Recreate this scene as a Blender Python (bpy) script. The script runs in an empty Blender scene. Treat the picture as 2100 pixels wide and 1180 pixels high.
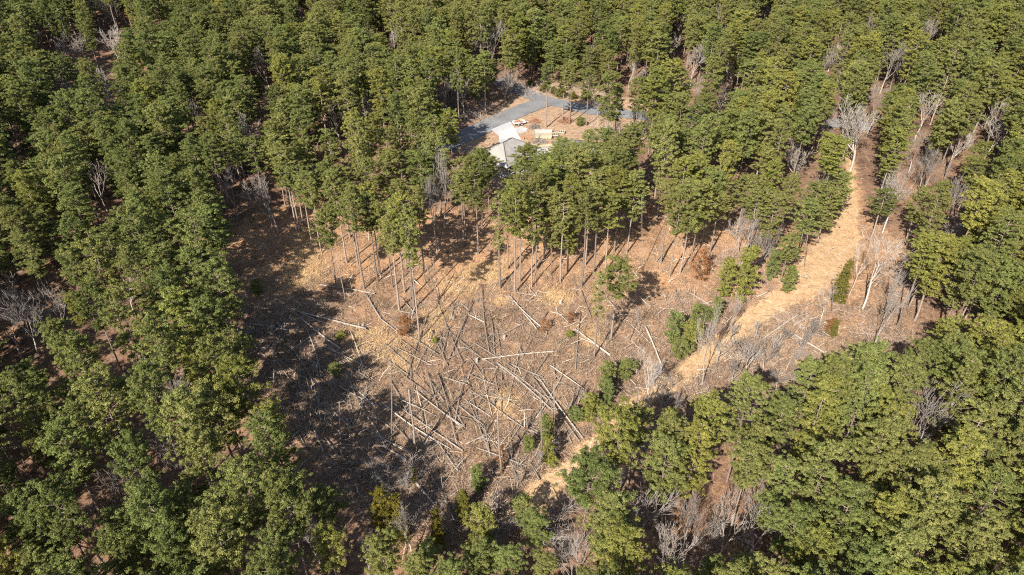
import bpy, math
import numpy as np
from math import radians, sin, cos, pi

# ------------------------------------------------------------------ camera, sky, sun
C = bpy.context.scene
PITCH = radians(34.0)
CAM = np.array([0.0, 0.0, 70.0])
FPX, CX, CY = 1400.0, 1050.0, 590.0
cam_data = bpy.data.cameras.new('camera')
cam_data.sensor_width = 36.0
cam_data.lens = 36.0 * FPX / 2100.0
cam_data.clip_end = 6000.0
cam = bpy.data.objects.new('camera', cam_data)
C.collection.objects.link(cam)
cam.location = CAM
cam.rotation_euler = (pi / 2 - PITCH, 0, 0)
C.camera = cam

SUN_EL, SUN_AZ = radians(36.0), radians(209.0)      # azimuth clockwise from +Y: behind the camera, to the left
world = bpy.data.worlds.new('World')
C.world = world
world.use_nodes = True
wn = world.node_tree.nodes
sky = wn.new('ShaderNodeTexSky')
sky.sky_type = 'NISHITA'
sky.sun_disc = False
sky.sun_elevation = SUN_EL
sky.sun_rotation = SUN_AZ
wn['Background'].inputs['Strength'].default_value = 0.082
world.node_tree.links.new(sky.outputs[0], wn['Background'].inputs[0])
sun_d = bpy.data.lights.new('sun', 'SUN')
sun_d.energy = 5.0
sun_d.angle = radians(0.5)
sun_d.color = (1.0, 0.93, 0.82)
sun = bpy.data.objects.new('sun', sun_d)
C.collection.objects.link(sun)
# the lamp shines along its local -Z; light travels towards azimuth SUN_AZ + 180
sun.rotation_euler = (pi / 2 - SUN_EL, 0, pi - SUN_AZ)
sun.location = (-60, -110, 150)
C.view_settings.view_transform = 'Standard'
C.view_settings.look = 'None'
C.view_settings.exposure = 1.36
C.view_settings.gamma = 1.0
C.cycles.max_bounces = 5
C.cycles.diffuse_bounces = 3
C.cycles.glossy_bounces = 1
C.cycles.transmission_bounces = 3
C.cycles.transparent_max_bounces = 4
C.cycles.filter_width = 1.1
C.cycles.use_denoising = False
C.cycles.sample_clamp_indirect = 4.0

rng = np.random.default_rng(11)

# ------------------------------------------------------------------ terrain and projection
_ky = np.array([-400, 0, 40, 60, 104, 150, 185, 230, 300, 500, 1200, 6000], float)
_kz = np.array([-40, -19, -10, -6.5, 0, 3.5, 5, 7.0, 8.5, 11, 16, 30], float)
_ty = np.arange(-400, 6000, 1.0)
_tz = np.interp(_ty, _ky, _kz)
_k = np.exp(-0.5 * (np.arange(-40, 41) / 13.0) ** 2); _k /= _k.sum()
_tz = np.convolve(np.pad(_tz, 40, mode='edge'), _k, mode='valid')


def terrain(x, y):
    x = np.asarray(x, float); y = np.asarray(y, float)
    z = np.interp(y, _ty, _tz)
    z = z + 0.55 * np.sin(x * 0.045 + 1.0) * np.sin(y * 0.05 + 0.4) + 0.25 * np.sin(x * 0.13 + y * 0.07) \
        + 0.12 * np.sin(x * 0.31 - y * 0.23 + 2)
    return z


FWD = np.array([0, cos(PITCH), -sin(PITCH)])
UPV = np.array([0, sin(PITCH), cos(PITCH)])


def ray(u, v):
    d = np.array([(u - CX) / FPX, 0, 0]) + FWD + UPV * ((CY - v) / FPX)
    return d


def hit(u, v, off=0.0):
    """the place on the ground (raised by off) that stands behind a point of the photograph"""
    d = ray(u, v)
    t = 80.0
    for _ in range(60):
        p = CAM + d * t
        zt = float(terrain(p[0], p[1])) + off
        t += (zt - p[2]) / (d[2] - 0.05)
    return CAM + d * t


def proj(P):
    P = np.asarray(P, float) - CAM
    dep = P @ FWD
    return np.stack([CX + FPX * P[..., 0] / dep, CY - FPX * (P @ UPV) / dep, dep], -1)


def height_for(base, vtop):
    lo, hi = 0.3, 45.0
    for _ in range(30):
        m = (lo + hi) / 2
        if proj(base + np.array([0, 0, m]))[1] > vtop:
            lo = m
        else:
            hi = m
    return (lo + hi) / 2


def in_poly(pt, poly):
    x, y = pt
    c = False
    n = len(poly)
    j = n - 1
    for i in range(n):
        xi, yi = poly[i]; xj, yj = poly[j]
        if (yi > y) != (yj > y) and x < (xj - xi) * (y - yi) / (yj - yi) + xi:
            c = not c
        j = i
    return c


# ------------------------------------------------------------------ helpers
def link(o):
    C.collection.objects.link(o)
    return o


def tag(o, label=None, cat=None, group=None, kind=None):
    if label: o['label'] = label
    if cat: o['category'] = cat
    if group: o['group'] = group
    if kind: o['kind'] = kind
    return o


def mesh_np(name, V, F, mats, fmat=None, smooth=False, attr=None):
    """F: list of integer arrays (quads or triangles)"""
    me = bpy.data.meshes.new(name)
    V = np.asarray(V, np.float32)
    F = [np.asarray(f, np.int32) for f in F if len(f)]
    tot = np.concatenate([np.full(len(f), f.shape[1], np.int32) for f in F])
    idx = np.concatenate([f.ravel() for f in F])
    start = np.concatenate([[0], np.cumsum(tot)[:-1]]).astype(np.int32)
    me.vertices.add(len(V)); me.vertices.foreach_set('co', V.ravel())
    me.loops.add(len(idx)); me.loops.foreach_set('vertex_index', idx)
    me.polygons.add(len(tot)); me.polygons.foreach_set('loop_start', start)
    me.polygons.foreach_set('loop_total', tot)
    for m in mats: me.materials.append(m)
    if fmat is not None: me.polygons.foreach_set('material_index', np.asarray(fmat, np.int32))
    me.polygons.foreach_set('use_smooth', np.full(len(tot), smooth, bool))
    if attr is not None:
        for k, a in attr.items():
            at = me.attributes.new(k, 'FLOAT', 'FACE')
            at.data.foreach_set('value', np.asarray(a, np.float32))
    me.update(calc_edges=True)
    return me


def obj(name, me, parent=None):
    o = bpy.data.objects.new(name, me)
    if parent is not None: o.parent = parent
    return link(o)


class MB:
    """collects tubes, boxes and quads into one mesh"""
    def __init__(self): self.V, self.Q, self.T, self.n = [], [], [], 0

    def add(self, V, Q=None, T=None):
        V = np.asarray(V, float)
        if Q is not None and len(Q): self.Q.append(np.asarray(Q) + self.n)
        if T is not None and len(T): self.T.append(np.asarray(T) + self.n)
        self.V.append(V); self.n += len(V)

    def tube(self, pts, rad, sides=6, cap=True):
        pts = np.asarray(pts, float); n = len(pts)
        rad = np.broadcast_to(np.asarray(rad, float), (n,))
        d = np.gradient(pts, axis=0)
        d /= np.linalg.norm(d, axis=1)[:, None] + 1e-9
        ref = np.array([0, 0, 1.0]) if abs(d[0][2]) < 0.9 else np.array([1.0, 0, 0])
        a = np.cross(d, ref); a /= np.linalg.norm(a, axis=1)[:, None] + 1e-9
        b = np.cross(d, a)
        th = np.arange(sides) * 2 * pi / sides
        V = pts[:, None] + rad[:, None, None] * (a[:, None] * np.cos(th)[None, :, None] + b[:, None] * np.sin(th)[None, :, None])
        V = V.reshape(-1, 3)
        i = np.arange(n - 1)[:, None] * sides; k = np.arange(sides)[None]; k2 = (k + 1) % sides
        Q = np.stack([i + k, i + k2, i + sides + k2, i + sides + k], -1).reshape(-1, 4)
        T = []
        if cap:
            c0, c1 = len(V), len(V) + 1
            V = np.vstack([V, pts[0], pts[-1]])
            for k in range(sides):
                T.append((c0, (k + 1) % sides, k))
                T.append((c1, (n - 1) * sides + k, (n - 1) * sides + (k + 1) % sides))
        self.add(V, Q, T)

    def box(self, c, s, rz=0.0):
        x, y, z = np.asarray(s, float) / 2
        V = np.array([(-x, -y, -z), (x, -y, -z), (x, y, -z), (-x, y, -z), (-x, -y, z), (x, -y, z), (x, y, z), (-x, y, z)])
        R = np.array([[cos(rz), -sin(rz), 0], [sin(rz), cos(rz), 0], [0, 0, 1]])
        self.add(V @ R.T + np.asarray(c, float), [(0, 3, 2, 1), (4, 5, 6, 7), (0, 1, 5, 4), (1, 2, 6, 5), (2, 3, 7, 6), (3, 0, 4, 7)])

    def mesh(self, name, mats, smooth=False):
        return mesh_np(name, np.vstack(self.V), [np.vstack(self.Q) if self.Q else [], np.vstack(self.T) if self.T else []], mats, smooth=smooth)


def unit(v):
    return v / (np.linalg.norm(v, axis=-1, keepdims=True) + 1e-9)


def cards(P, N, w, h, r, up_bias=None):
    """small leaf-sized quads at P facing N"""
    n = len(P)
    t = unit(np.cross(N, unit(r.normal(size=(n, 3)))))
    b = np.cross(N, t)
    w = np.broadcast_to(w, n)[:, None] / 2; h = np.broadcast_to(h, n)[:, None] / 2
    V = np.stack([P - t * w - b * h, P + t * w - b * h, P + t * w * 0.7 + b * h, P - t * w * 0.7 + b * h], 1).reshape(-1, 3)
    Q = np.arange(n * 4).reshape(n, 4)
    return V, Q


# ------------------------------------------------------------------ materials
def mat(name):
    m = bpy.data.materials.new(name); m.use_nodes = True
    nt = m.node_tree
    for n in list(nt.nodes): nt.nodes.remove(n)
    out = nt.nodes.new('ShaderNodeOutputMaterial')
    return m, nt, out


def N(nt, t, **kw):
    n = nt.nodes.new(t)
    for k, v in kw.items(): setattr(n, k, v)
    return n


def noise(nt, scale, detail=4.0, rough=0.6, vec=None):
    n = N(nt, 'ShaderNodeTexNoise')
    n.inputs['Scale'].default_value = scale; n.inputs['Detail'].default_value = detail
    n.inputs['Roughness'].default_value = rough
    if vec is not None: nt.links.new(vec, n.inputs['Vector'])
    return n.outputs['Fac']


def ramp(nt, fac, stops):
    r = N(nt, 'ShaderNodeValToRGB')
    e = r.color_ramp.elements
    while len(e) < len(stops): e.new(0.5)
    for i, (p, c) in enumerate(stops):
        e[i].position = p; e[i].color = (*c, 1) if len(c) == 3 else c
    nt.links.new(fac, r.inputs[0])
    return r.outputs[0]


def mix(nt, fac, a, b, mode='MIX'):
    m = N(nt, 'ShaderNodeMix', data_type='RGBA', blend_type=mode)
    for s, i in ((fac, 0), (a, 6), (b, 7)):
        if isinstance(s, (int, float)): m.inputs[i].default_value = s
        elif isinstance(s, tuple): m.inputs[i].default_value = (*s, 1)
        else: nt.links.new(s, m.inputs[i])
    return m.outputs[2]


def math_n(nt, op, a, b=None):
    m = N(nt, 'ShaderNodeMath', operation=op)
    for s, i in ((a, 0), (b, 1)):
        if s is None: continue
        if isinstance(s, (int, float)): m.inputs[i].default_value = s
        else: nt.links.new(s, m.inputs[i])
    return m.outputs[0]


def objvec(nt):
    return N(nt, 'ShaderNodeTexCoord').outputs['Object']


def rough_bsdf(nt, out, col, rough=0.9, bump=None, bstr=0.4, bdist=0.1):
    b = N(nt, 'ShaderNodeBsdfPrincipled')
    if isinstance(col, tuple): b.inputs['Base Color'].default_value = (*col, 1)
    else: nt.links.new(col, b.inputs['Base Color'])
    b.inputs['Roughness'].default_value = rough
    b.inputs['Specular IOR Level'].default_value = 0.2
    if bump is not None:
        bn = N(nt, 'ShaderNodeBump'); bn.inputs['Strength'].default_value = bstr; bn.inputs['Distance'].default_value = bdist
        nt.links.new(bump, bn.inputs['Height']); nt.links.new(bn.outputs[0], b.inputs['Normal'])
    nt.links.new(b.outputs[0], out.inputs[0])


def foliage_mat(name, dark, light, transl=0.3, use_tint=True):
    m, nt, out = mat(name)
    at = N(nt, 'ShaderNodeAttribute', attribute_type='GEOMETRY', attribute_name='rnd')
    c = ramp(nt, at.outputs['Fac'], [(0.0, dark), (1.0, light)])
    n = noise(nt, 0.9, 2.0, 0.5, objvec(nt))
    c = mix(nt, 1.0, c, ramp(nt, n, [(0.3, (0.78, 0.82, 0.8)), (0.7, (1.2, 1.15, 1.1))]), 'MULTIPLY')
    if use_tint:
        ti = N(nt, 'ShaderNodeAttribute', attribute_type='INSTANCER', attribute_name='tint')
        c = mix(nt, 1.0, c, ti.outputs['Color'], 'MULTIPLY')
    d = N(nt, 'ShaderNodeBsdfDiffuse'); t = N(nt, 'ShaderNodeBsdfTranslucent')
    ms = N(nt, 'ShaderNodeMixShader'); ms.inputs[0].default_value = transl
    nt.links.new(c, d.inputs[0]); nt.links.new(c, t.inputs[0])
    nt.links.new(d.outputs[0], ms.inputs[1]); nt.links.new(t.outputs[0], ms.inputs[2])
    nt.links.new(ms.outputs[0], out.inputs[0])
    return m


def bark_mat(name, a, b, scale=2.0):
    m, nt, out = mat(name)
    mp = N(nt, 'ShaderNodeMapping'); mp.inputs['Scale'].default_value = (3, 3, 0.6)
    nt.links.new(objvec(nt), mp.inputs[0])
    n = noise(nt, scale, 5, 0.7, mp.outputs[0])
    oi = N(nt, 'ShaderNodeObjectInfo')
    c = ramp(nt, n, [(0.3, a), (0.7, b)])
    v = math_n(nt, 'ADD', math_n(nt, 'MULTIPLY', oi.outputs['Random'], 0.6), 0.7)
    cc = N(nt, 'ShaderNodeCombineColor')
    for i in range(3): nt.links.new(v, cc.inputs[i])
    c = mix(nt, 1.0, c, cc.outputs[0], 'MULTIPLY')
    rough_bsdf(nt, out, c, 0.9, n, 0.6, 0.05)
    return m


M_NEEDLE = foliage_mat('pine_needles', (0.104, 0.113, 0.038), (0.243, 0.246, 0.090), 0.36)
M_CEDAR = foliage_mat('cedar_foliage', (0.075, 0.075, 0.02), (0.17, 0.15, 0.035), 0.25)
M_RUST = foliage_mat('dead_leaves', (0.16, 0.07, 0.03), (0.30, 0.15, 0.07), 0.25)
M_BARK = bark_mat('pine_bark', (0.11, 0.085, 0.07), (0.27, 0.21, 0.17))
M_PALEBARK = bark_mat('pale_bark', (0.26, 0.23, 0.20), (0.46, 0.42, 0.37))
M_TWIG = bark_mat('bare_twigs', (0.15, 0.13, 0.115), (0.30, 0.265, 0.24))
M_GREYBARK = bark_mat('grey_bark', (0.17, 0.15, 0.13), (0.36, 0.32, 0.28))
M_LOG = bark_mat('weathered_log', (0.125, 0.10, 0.082), (0.26, 0.218, 0.182))
M_LOGPALE = bark_mat('pale_log', (0.21, 0.18, 0.15), (0.42, 0.365, 0.31))
M_LOGDARK = bark_mat('dark_snag', (0.10, 0.08, 0.065), (0.22, 0.18, 0.145))


def ground_mat():
    m, nt, out = mat('ground_litter')
    vec = objvec(nt)
    at = N(nt, 'ShaderNodeAttribute', attribute_type='GEOMETRY', attribute_name='mask')
    sep = N(nt, 'ShaderNodeSeparateColor'); nt.links.new(at.outputs['Color'], sep.inputs[0])
    at2 = N(nt, 'ShaderNodeAttribute', attribute_type='GEOMETRY', attribute_name='yard')
    nb = noise(nt, 0.12, 5, 0.6, vec)
    nm = noise(nt, 0.8, 7, 0.78, vec)
    nf = noise(nt, 2.6, 6, 0.85, vec)
    nff = noise(nt, 7.0, 4, 0.8, vec)
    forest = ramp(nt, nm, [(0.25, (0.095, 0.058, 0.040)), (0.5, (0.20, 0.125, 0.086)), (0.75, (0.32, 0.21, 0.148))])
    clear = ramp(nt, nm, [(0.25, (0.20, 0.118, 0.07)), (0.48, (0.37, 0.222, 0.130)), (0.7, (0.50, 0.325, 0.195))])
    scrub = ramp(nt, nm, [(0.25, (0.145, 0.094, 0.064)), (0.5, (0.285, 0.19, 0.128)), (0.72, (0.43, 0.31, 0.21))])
    at3 = N(nt, 'ShaderNodeAttribute', attribute_type='GEOMETRY', attribute_name='scrub')
    track = ramp(nt, nm, [(0.3, (0.35, 0.21, 0.115)), (0.5, (0.48, 0.325, 0.185)), (0.7, (0.58, 0.425, 0.265))])
    straw = ramp(nt, nm, [(0.25, (0.30, 0.19, 0.10)), (0.7, (0.54, 0.38, 0.21))])
    yard = ramp(nt, nm, [(0.3, (0.24, 0.15, 0.095)), (0.5, (0.38, 0.262, 0.172)), (0.72, (0.52, 0.39, 0.268))])

    def wob(s, lo=0.3, hi=0.7):
        v = math_n(nt, 'ADD', s, math_n(nt, 'MULTIPLY', math_n(nt, 'SUBTRACT', nm, 0.5), 0.9))
        mr = N(nt, 'ShaderNodeMapRange'); mr.inputs[1].default_value = lo; mr.inputs[2].default_value = hi
        nt.links.new(v, mr.inputs[0])
        return mr.outputs[0]
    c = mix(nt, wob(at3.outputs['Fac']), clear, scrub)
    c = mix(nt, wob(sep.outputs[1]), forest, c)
    # patches of darker rotting litter and paler straw of their own shape
    c = mix(nt, 1.0, c, ramp(nt, nb, [(0.32, (0.62, 0.60, 0.60)), (0.5, (1, 1, 1)), (0.68, (1.22, 1.16, 1.06))]), 'MULTIPLY')
    np2 = noise(nt, 0.33, 5, 0.7, vec)
    c = mix(nt, ramp(nt, np2, [(0.5, (0, 0, 0)), (0.68, (.65, .65, .65))]), c, mix(nt, nm, (0.22, 0.12, 0.065), (0.50, 0.30, 0.165)))
    c = mix(nt, wob(sep.outputs[2], 0.35, 0.8), c, straw)
    c = mix(nt, wob(at2.outputs['Fac']), c, yard)
    c = mix(nt, wob(sep.outputs[0], 0.3, 0.62), c, track)
    calm = math_n(nt, 'SUBTRACT', math_n(nt, 'ADD', 0.55, math_n(nt, 'MULTIPLY', at3.outputs['Fac'], 0.35)), math_n(nt, 'MULTIPLY', sep.outputs[0], 0.2))
    c = mix(nt, calm, c, ramp(nt, nf, [(0.32, (0.35, 0.31, 0.29)), (0.48, (0.92, 0.9, 0.9)), (0.66, (1.55, 1.52, 1.45))]), 'MULTIPLY')
    c = mix(nt, 0.6, c, ramp(nt, nff, [(0.3, (0.55, 0.53, 0.51)), (0.7, (1.38, 1.37, 1.34))]), 'MULTIPLY')
    c = mix(nt, 1.0, c, (0.86, 0.85, 0.845), 'MULTIPLY')
    h = math_n(nt, 'ADD', nf, math_n(nt, 'MULTIPLY', nm, 1.5))
    rough_bsdf(nt, out, c, 0.95, h, 0.8, 0.25)
    return m


M_GROUND = ground_mat()


def simple_mat(name, a, b, scale, rough=0.9, bstr=0.2, contrast=(0.35, 0.65)):
    m, nt, out = mat(name)
    n = noise(nt, scale, 6, 0.7, objvec(nt))
    n2 = noise(nt, scale * 0.08, 3, 0.5, objvec(nt))
    c = ramp(nt, n, [(contrast[0], a), (contrast[1], b)])
    c = mix(nt, 1.0, c, ramp(nt, n2, [(0.3, (0.82, 0.82, 0.82)), (0.7, (1.12, 1.12, 1.12))]), 'MULTIPLY')
    rough_bsdf(nt, out, c, rough, n, bstr, 0.03)
    return m


M_ASPHALT = simple_mat('worn_asphalt', (0.125, 0.127, 0.132), (0.19, 0.19, 0.192), 3.0)
M_CONCRETE = simple_mat('fresh_concrete', (0.33, 0.333, 0.337), (0.40, 0.40, 0.396), 2.0)
M_SHINGLE = simple_mat('grey_shingles', (0.17, 0.16, 0.152), (0.32, 0.30, 0.275), 6.0, contrast=(0.3, 0.7))
M_RIDGE = simple_mat('ridge_caps', (0.08, 0.075, 0.075), (0.13, 0.12, 0.115), 6.0)
M_SIDING = simple_mat('cream_siding', (0.20, 0.185, 0.16), (0.27, 0.25, 0.22), 4.0)
M_TRIM = simple_mat('white_trim', (0.46, 0.46, 0.46), (0.55, 0.55, 0.545), 4.0, 0.6)
M_GLASS = simple_mat('window_glass', (0.03, 0.04, 0.05), (0.06, 0.08, 0.09), 1.0, 0.15, 0.0)
M_LUMBER = simple_mat('new_lumber', (0.26, 0.22, 0.15), (0.42, 0.375, 0.285), 3.0)
M_LUMBERW = simple_mat('wrapped_lumber', (0.34, 0.32, 0.28), (0.43, 0.41, 0.37), 3.0)
M_METAL = simple_mat('dull_metal', (0.30, 0.30, 0.31), (0.5, 0.5, 0.5), 4.0, 0.5)
M_RUBBER = simple_mat('tyre_rubber', (0.02, 0.02, 0.02), (0.05, 0.05, 0.05), 4.0)
M_RUBBLE = simple_mat('reddish_rubble', (0.22, 0.10, 0.06), (0.42, 0.24, 0.15), 3.0)
M_SAND = simple_mat('pale_sand', (0.34, 0.27, 0.17), (0.45, 0.37, 0.25), 2.0)
M_GRAVEL = simple_mat('grey_gravel', (0.26, 0.25, 0.24), (0.42, 0.40, 0.38), 5.0)


def strand_mat(name, a, b):
    m, nt, out = mat(name)
    at = N(nt, 'ShaderNodeAttribute', attribute_type='GEOMETRY', attribute_name='rnd')
    c = ramp(nt, at.outputs['Fac'], [(0.0, a), (1.0, b)])
    d = N(nt, 'ShaderNodeBsdfDiffuse'); nt.links.new(c, d.inputs[0]); nt.links.new(d.outputs[0], out.inputs[0])
    return m


M_BRUSH = strand_mat('brush_twigs', (0.10, 0.068, 0.048), (0.37, 0.27, 0.195))
M_STRAW = strand_mat('dry_straw', (0.30, 0.19, 0.10), (0.60, 0.43, 0.24))
M_STEM = strand_mat('thin_stems', (0.15, 0.11, 0.09), (0.42, 0.36, 0.31))
M_STICK = strand_mat('fallen_sticks', (0.14, 0.11, 0.085), (0.46, 0.39, 0.32))

# ------------------------------------------------------------------ ground
TRACK = [(1742, 300, .8), (1743, 345, .9), (1745, 400, 1.3), (1741, 450, 2.0), (1728, 490, 3.2), (1706, 525, 3.9), (1676, 560, 3.6), (1625, 598, 2.6), (1565, 640, 2.0),
         (1512, 682, 1.8), (1452, 730, 1.8), (1395, 775, 1.6), (1335, 808, 1.3), (1275, 850, 1.2), (1225, 900, 1.3), (1180, 950, 1.5), (1130, 990, 1.8), (1080, 1030, 2.1), (1045, 1062, 1.2)]
TP = [(hit(u, v), w) for u, v, w in TRACK]
CLEAR = [(440, 480), (520, 440), (640, 400), (760, 400), (900, 430), (1040, 430), (1330, 400), (1500, 440), (1560, 480), (1640, 470), (1700, 430), (1738, 330), (1752, 330), (1775, 430),
         (1850, 500), (1880, 600), (1880, 720), (1750, 760), (1650, 800), (1560, 860), (1490, 900), (1400, 930), (1300, 960), (1230, 1000), (1150, 1060), (1080, 1090), (980, 1100), (880, 1100),
         (770, 1060), (690, 1000), (630, 940), (550, 840), (505, 770), (470, 700), (455, 600)]
CLEAR_W = [tuple(hit(u, v)[:2]) for u, v in CLEAR]
YARD = [(930, 290), (985, 245), (1045, 205), (1060, 168), (1120, 165), (1250, 195), (1400, 215), (1420, 260), (1262, 300), (1200, 330), (1190, 400), (1020, 390), (985, 340)]
YARD_W = [tuple(hit(u, v)[:2]) for u, v in YARD]
GRASS = [(990, 560, 5.2, 3.6), (1010, 545, 3.5, 2.5), (775, 712, 5.0, 4.6), (745, 690, 4.0, 3.0), (640, 500, 4.5, 7.0), (815, 740, 3.0, 3.0), (1140, 610, 4, 3), (1030, 618, 2.2, 1.6), (900, 650, 3, 3),
         (1210, 690, 2.5, 3), (620, 560, 5, 5), (870, 690, 3, 3), (940, 590, 4, 3), (1030, 830, 3, 3)]
GRASS_W = [(hit(u, v), a, b) for u, v, a, b in GRASS]


def seg_dist(px, py, a, b):
    ax, ay = a; bx, by = b
    t = np.clip(((px - ax) * (bx - ax) + (py - ay) * (by - ay)) / ((bx - ax) ** 2 + (by - ay) ** 2 + 1e-9), 0, 1)
    return np.hypot(px - ax - t * (bx - ax), py - ay - t * (by - ay)), t


def poly_mask(px, py, poly, soft):
    ins = np.zeros(px.shape, bool); dist = np.full(px.shape, 1e9)
    j = len(poly) - 1
    for i in range(len(poly)):
        xi, yi = poly[i]; xj, yj = poly[j]
        with np.errstate(divide='ignore', invalid='ignore'):
            cr = ((yi > py) != (yj > py)) & (px < (xj - xi) * (py - yi) / (yj - yi) + xi)
        ins ^= cr
        dist = np.minimum(dist, seg_dist(px, py, (xi, yi), (xj, yj))[0])
        j = i
    s = np.where(ins, dist, -dist)
    return np.clip(0.5 + s / (2 * soft), 0, 1)


def track_mask(px, py):
    m = np.zeros(px.shape)
    for (a, wa), (b, wb) in zip(TP[:-1], TP[1:]):
        d, t = seg_dist(px, py, a[:2], b[:2])
        d = d + .45 * np.sin(px * .9 + 2 * np.sin(py * .5)) * np.sin(py * 1.1 + px * .3)
        m = np.maximum(m, np.clip(1.25 - d / (wa + (wb - wa) * t) * 0.75, 0, 1))
    return m


def clear_mask(px, py): return poly_mask(px, py, CLEAR_W, 3.0)
def yard_mask(px, py): return poly_mask(px, py, YARD_W, 2.0)


def grass_mask(px, py):
    m = np.zeros(px.shape)
    for c, a, b in GRASS_W:
        m = np.maximum(m, np.clip(1.35 - np.hypot((px - c[0]) / a, (py - c[1]) / b), 0, 1))
    return m


fx = np.arange(-80, 110, 0.9); fy = np.arange(50, 230, 0.9)
gx = np.concatenate([[-4000, -2000, -1000, -600, -400], np.arange(-300, -80, 5.0), fx, np.arange(110.5, 300, 5.0), [400, 600, 1000, 2000, 4000]])
gy = np.concatenate([[-300, -100, 0, 20], np.arange(30, 50, 3.0), fy, np.arange(230.5, 420, 5.0), [500, 700, 1000, 2000, 3500, 5500]])
X, Y = np.meshgrid(gx, gy)
Z = terrain(X, Y)
Z = Z + 0.06 * np.sin(X * 1.7 + 3 * np.sin(Y * .9)) * np.sin(Y * 1.4 + 2 * np.sin(X * .7)) * (np.abs(X) < 200)
sm = np.clip((112 - Y - .12 * np.abs(X)) / 16 + .25 * np.sin(X * .3) * np.sin(Y * .27 + 1), 0, 1)
tm, cm, gm, ym = track_mask(X, Y), clear_mask(X, Y), grass_mask(X, Y), yard_mask(X, Y)
Z = Z - 0.12 * np.clip(tm, 0, 1)
nxv, nyv = len(gx), len(gy)
VV = np.stack([X, Y, Z], -1).reshape(-1, 3)
ii = (np.arange(nyv - 1)[:, None] * nxv + np.arange(nxv - 1)[None]).ravel()
GQ = np.stack([ii, ii + 1, ii + nxv + 1, ii + nxv], -1)
tq = tm.ravel()[GQ].mean(1) > 0.42


def ground_part(name, Q):
    used, inv = np.unique(Q, return_inverse=True)
    me = mesh_np(name, VV[used], [inv.reshape(-1, 4)], [M_GROUND], smooth=True)
    a = me.attributes.new('mask', 'FLOAT_COLOR', 'POINT')
    col = np.stack([tm.ravel(), cm.ravel(), gm.ravel(), np.ones(tm.size)], -1)[used]
    a.data.foreach_set('color', col.astype(np.float32).ravel())
    b = me.attributes.new('yard', 'FLOAT', 'POINT')
    b.data.foreach_set('value', ym.ravel()[used].astype(np.float32))
    b = me.attributes.new('scrub', 'FLOAT', 'POINT')
    b.data.foreach_set('value', sm.ravel()[used].astype(np.float32))
    return obj(name, me)


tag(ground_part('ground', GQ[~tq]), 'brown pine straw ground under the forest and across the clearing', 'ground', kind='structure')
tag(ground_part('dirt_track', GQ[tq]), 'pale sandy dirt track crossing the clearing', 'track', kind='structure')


# ------------------------------------------------------------------ road, driveway, patches
def strip(name, lines, m):
    mb = MB()
    for pts, w, off in lines:
        P = np.array([hit(u, v)[:2] for u, v in pts])
        s = np.concatenate([[0], np.cumsum(np.linalg.norm(np.diff(P, axis=0), axis=1))])
        ss = np.arange(0, s[-1], 1.0)
        q = np.stack([np.interp(ss, s, P[:, 0]), np.interp(ss, s, P[:, 1])], -1)
        k = np.ones(9) / 9
        q = np.stack([np.convolve(np.pad(q[:, i], 4, mode='edge'), k, 'valid') for i in range(2)], -1)
        d = unit(np.gradient(q, axis=0)); nrm = np.stack([-d[:, 1], d[:, 0]], -1)
        offs = np.linspace(-w / 2, w / 2, 7)
        xy = q[:, None] + nrm[:, None] * offs[None, :, None]
        ed = 0.12 * np.sin(np.arange(len(q)) * 1.3)[:, None]
        xy[:, 0] += nrm * ed; xy[:, -1] -= nrm * ed
        z = terrain(xy[..., 0], xy[..., 1]) + off
        V = np.concatenate([xy, z[..., None]], -1).reshape(-1, 3)
        n = len(q)
        i = (np.arange(n - 1)[:, None] * 7 + np.arange(6)[None]).ravel()
        mb.add(V, np.stack([i, i + 1, i + 8, i + 7], -1))
    return obj(name, mb.mesh(name, [m], True))


road = strip('road', [([(1020, 160), (1070, 188), (1120, 207), (1180, 221), (1250, 233), (1340, 240), (1440, 243), (1620, 246), (1800, 260)], 6.0, 0.10),
                      ([(850, 325), (900, 303), (960, 276), (1000, 259), (1040, 240), (1085, 221), (1125, 208)], 6.6, 0.13)], M_ASPHALT)
tag(road, 'worn grey asphalt road bending past the house yard', 'road', kind='structure')


def slab(name, px, m, th=0.12, off=0.1):
    P = np.array([hit(u, v)[:2] for u, v in px])
    P2 = []
    for a, b in zip(P, np.roll(P, -1, 0)):
        for t in (0, .33, .66): P2.append(a + (b - a) * t)
    P = np.array(P2); n = len(P); c = P.mean(0)
    rings = [P * (1 - f) + c * f for f in (0, .33, .66)]
    V = [np.column_stack([r, terrain(r[:, 0], r[:, 1]) + off]) for r in rings]
    V.append(np.array([[c[0], c[1], float(terrain(*c)) + off]]))
    low = V[0].copy(); low[:, 2] -= th + 0.3
    V.append(low)
    Q, T = [], []
    for k in range(2):
        for i in range(n):
            j = (i + 1) % n
            Q.append((k * n + i, k * n + j, (k + 1) * n + j, (k + 1) * n + i))
    for i in range(n):
        j = (i + 1) % n
        T.append((2 * n + i, 2 * n + j, 3 * n))
        Q.append((3 * n + 1 + i, 3 * n + 1 + j, j, i))
    mb = MB(); mb.add(np.vstack(V), Q, T)
    return obj(name, mb.mesh(name, [m]))


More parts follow.
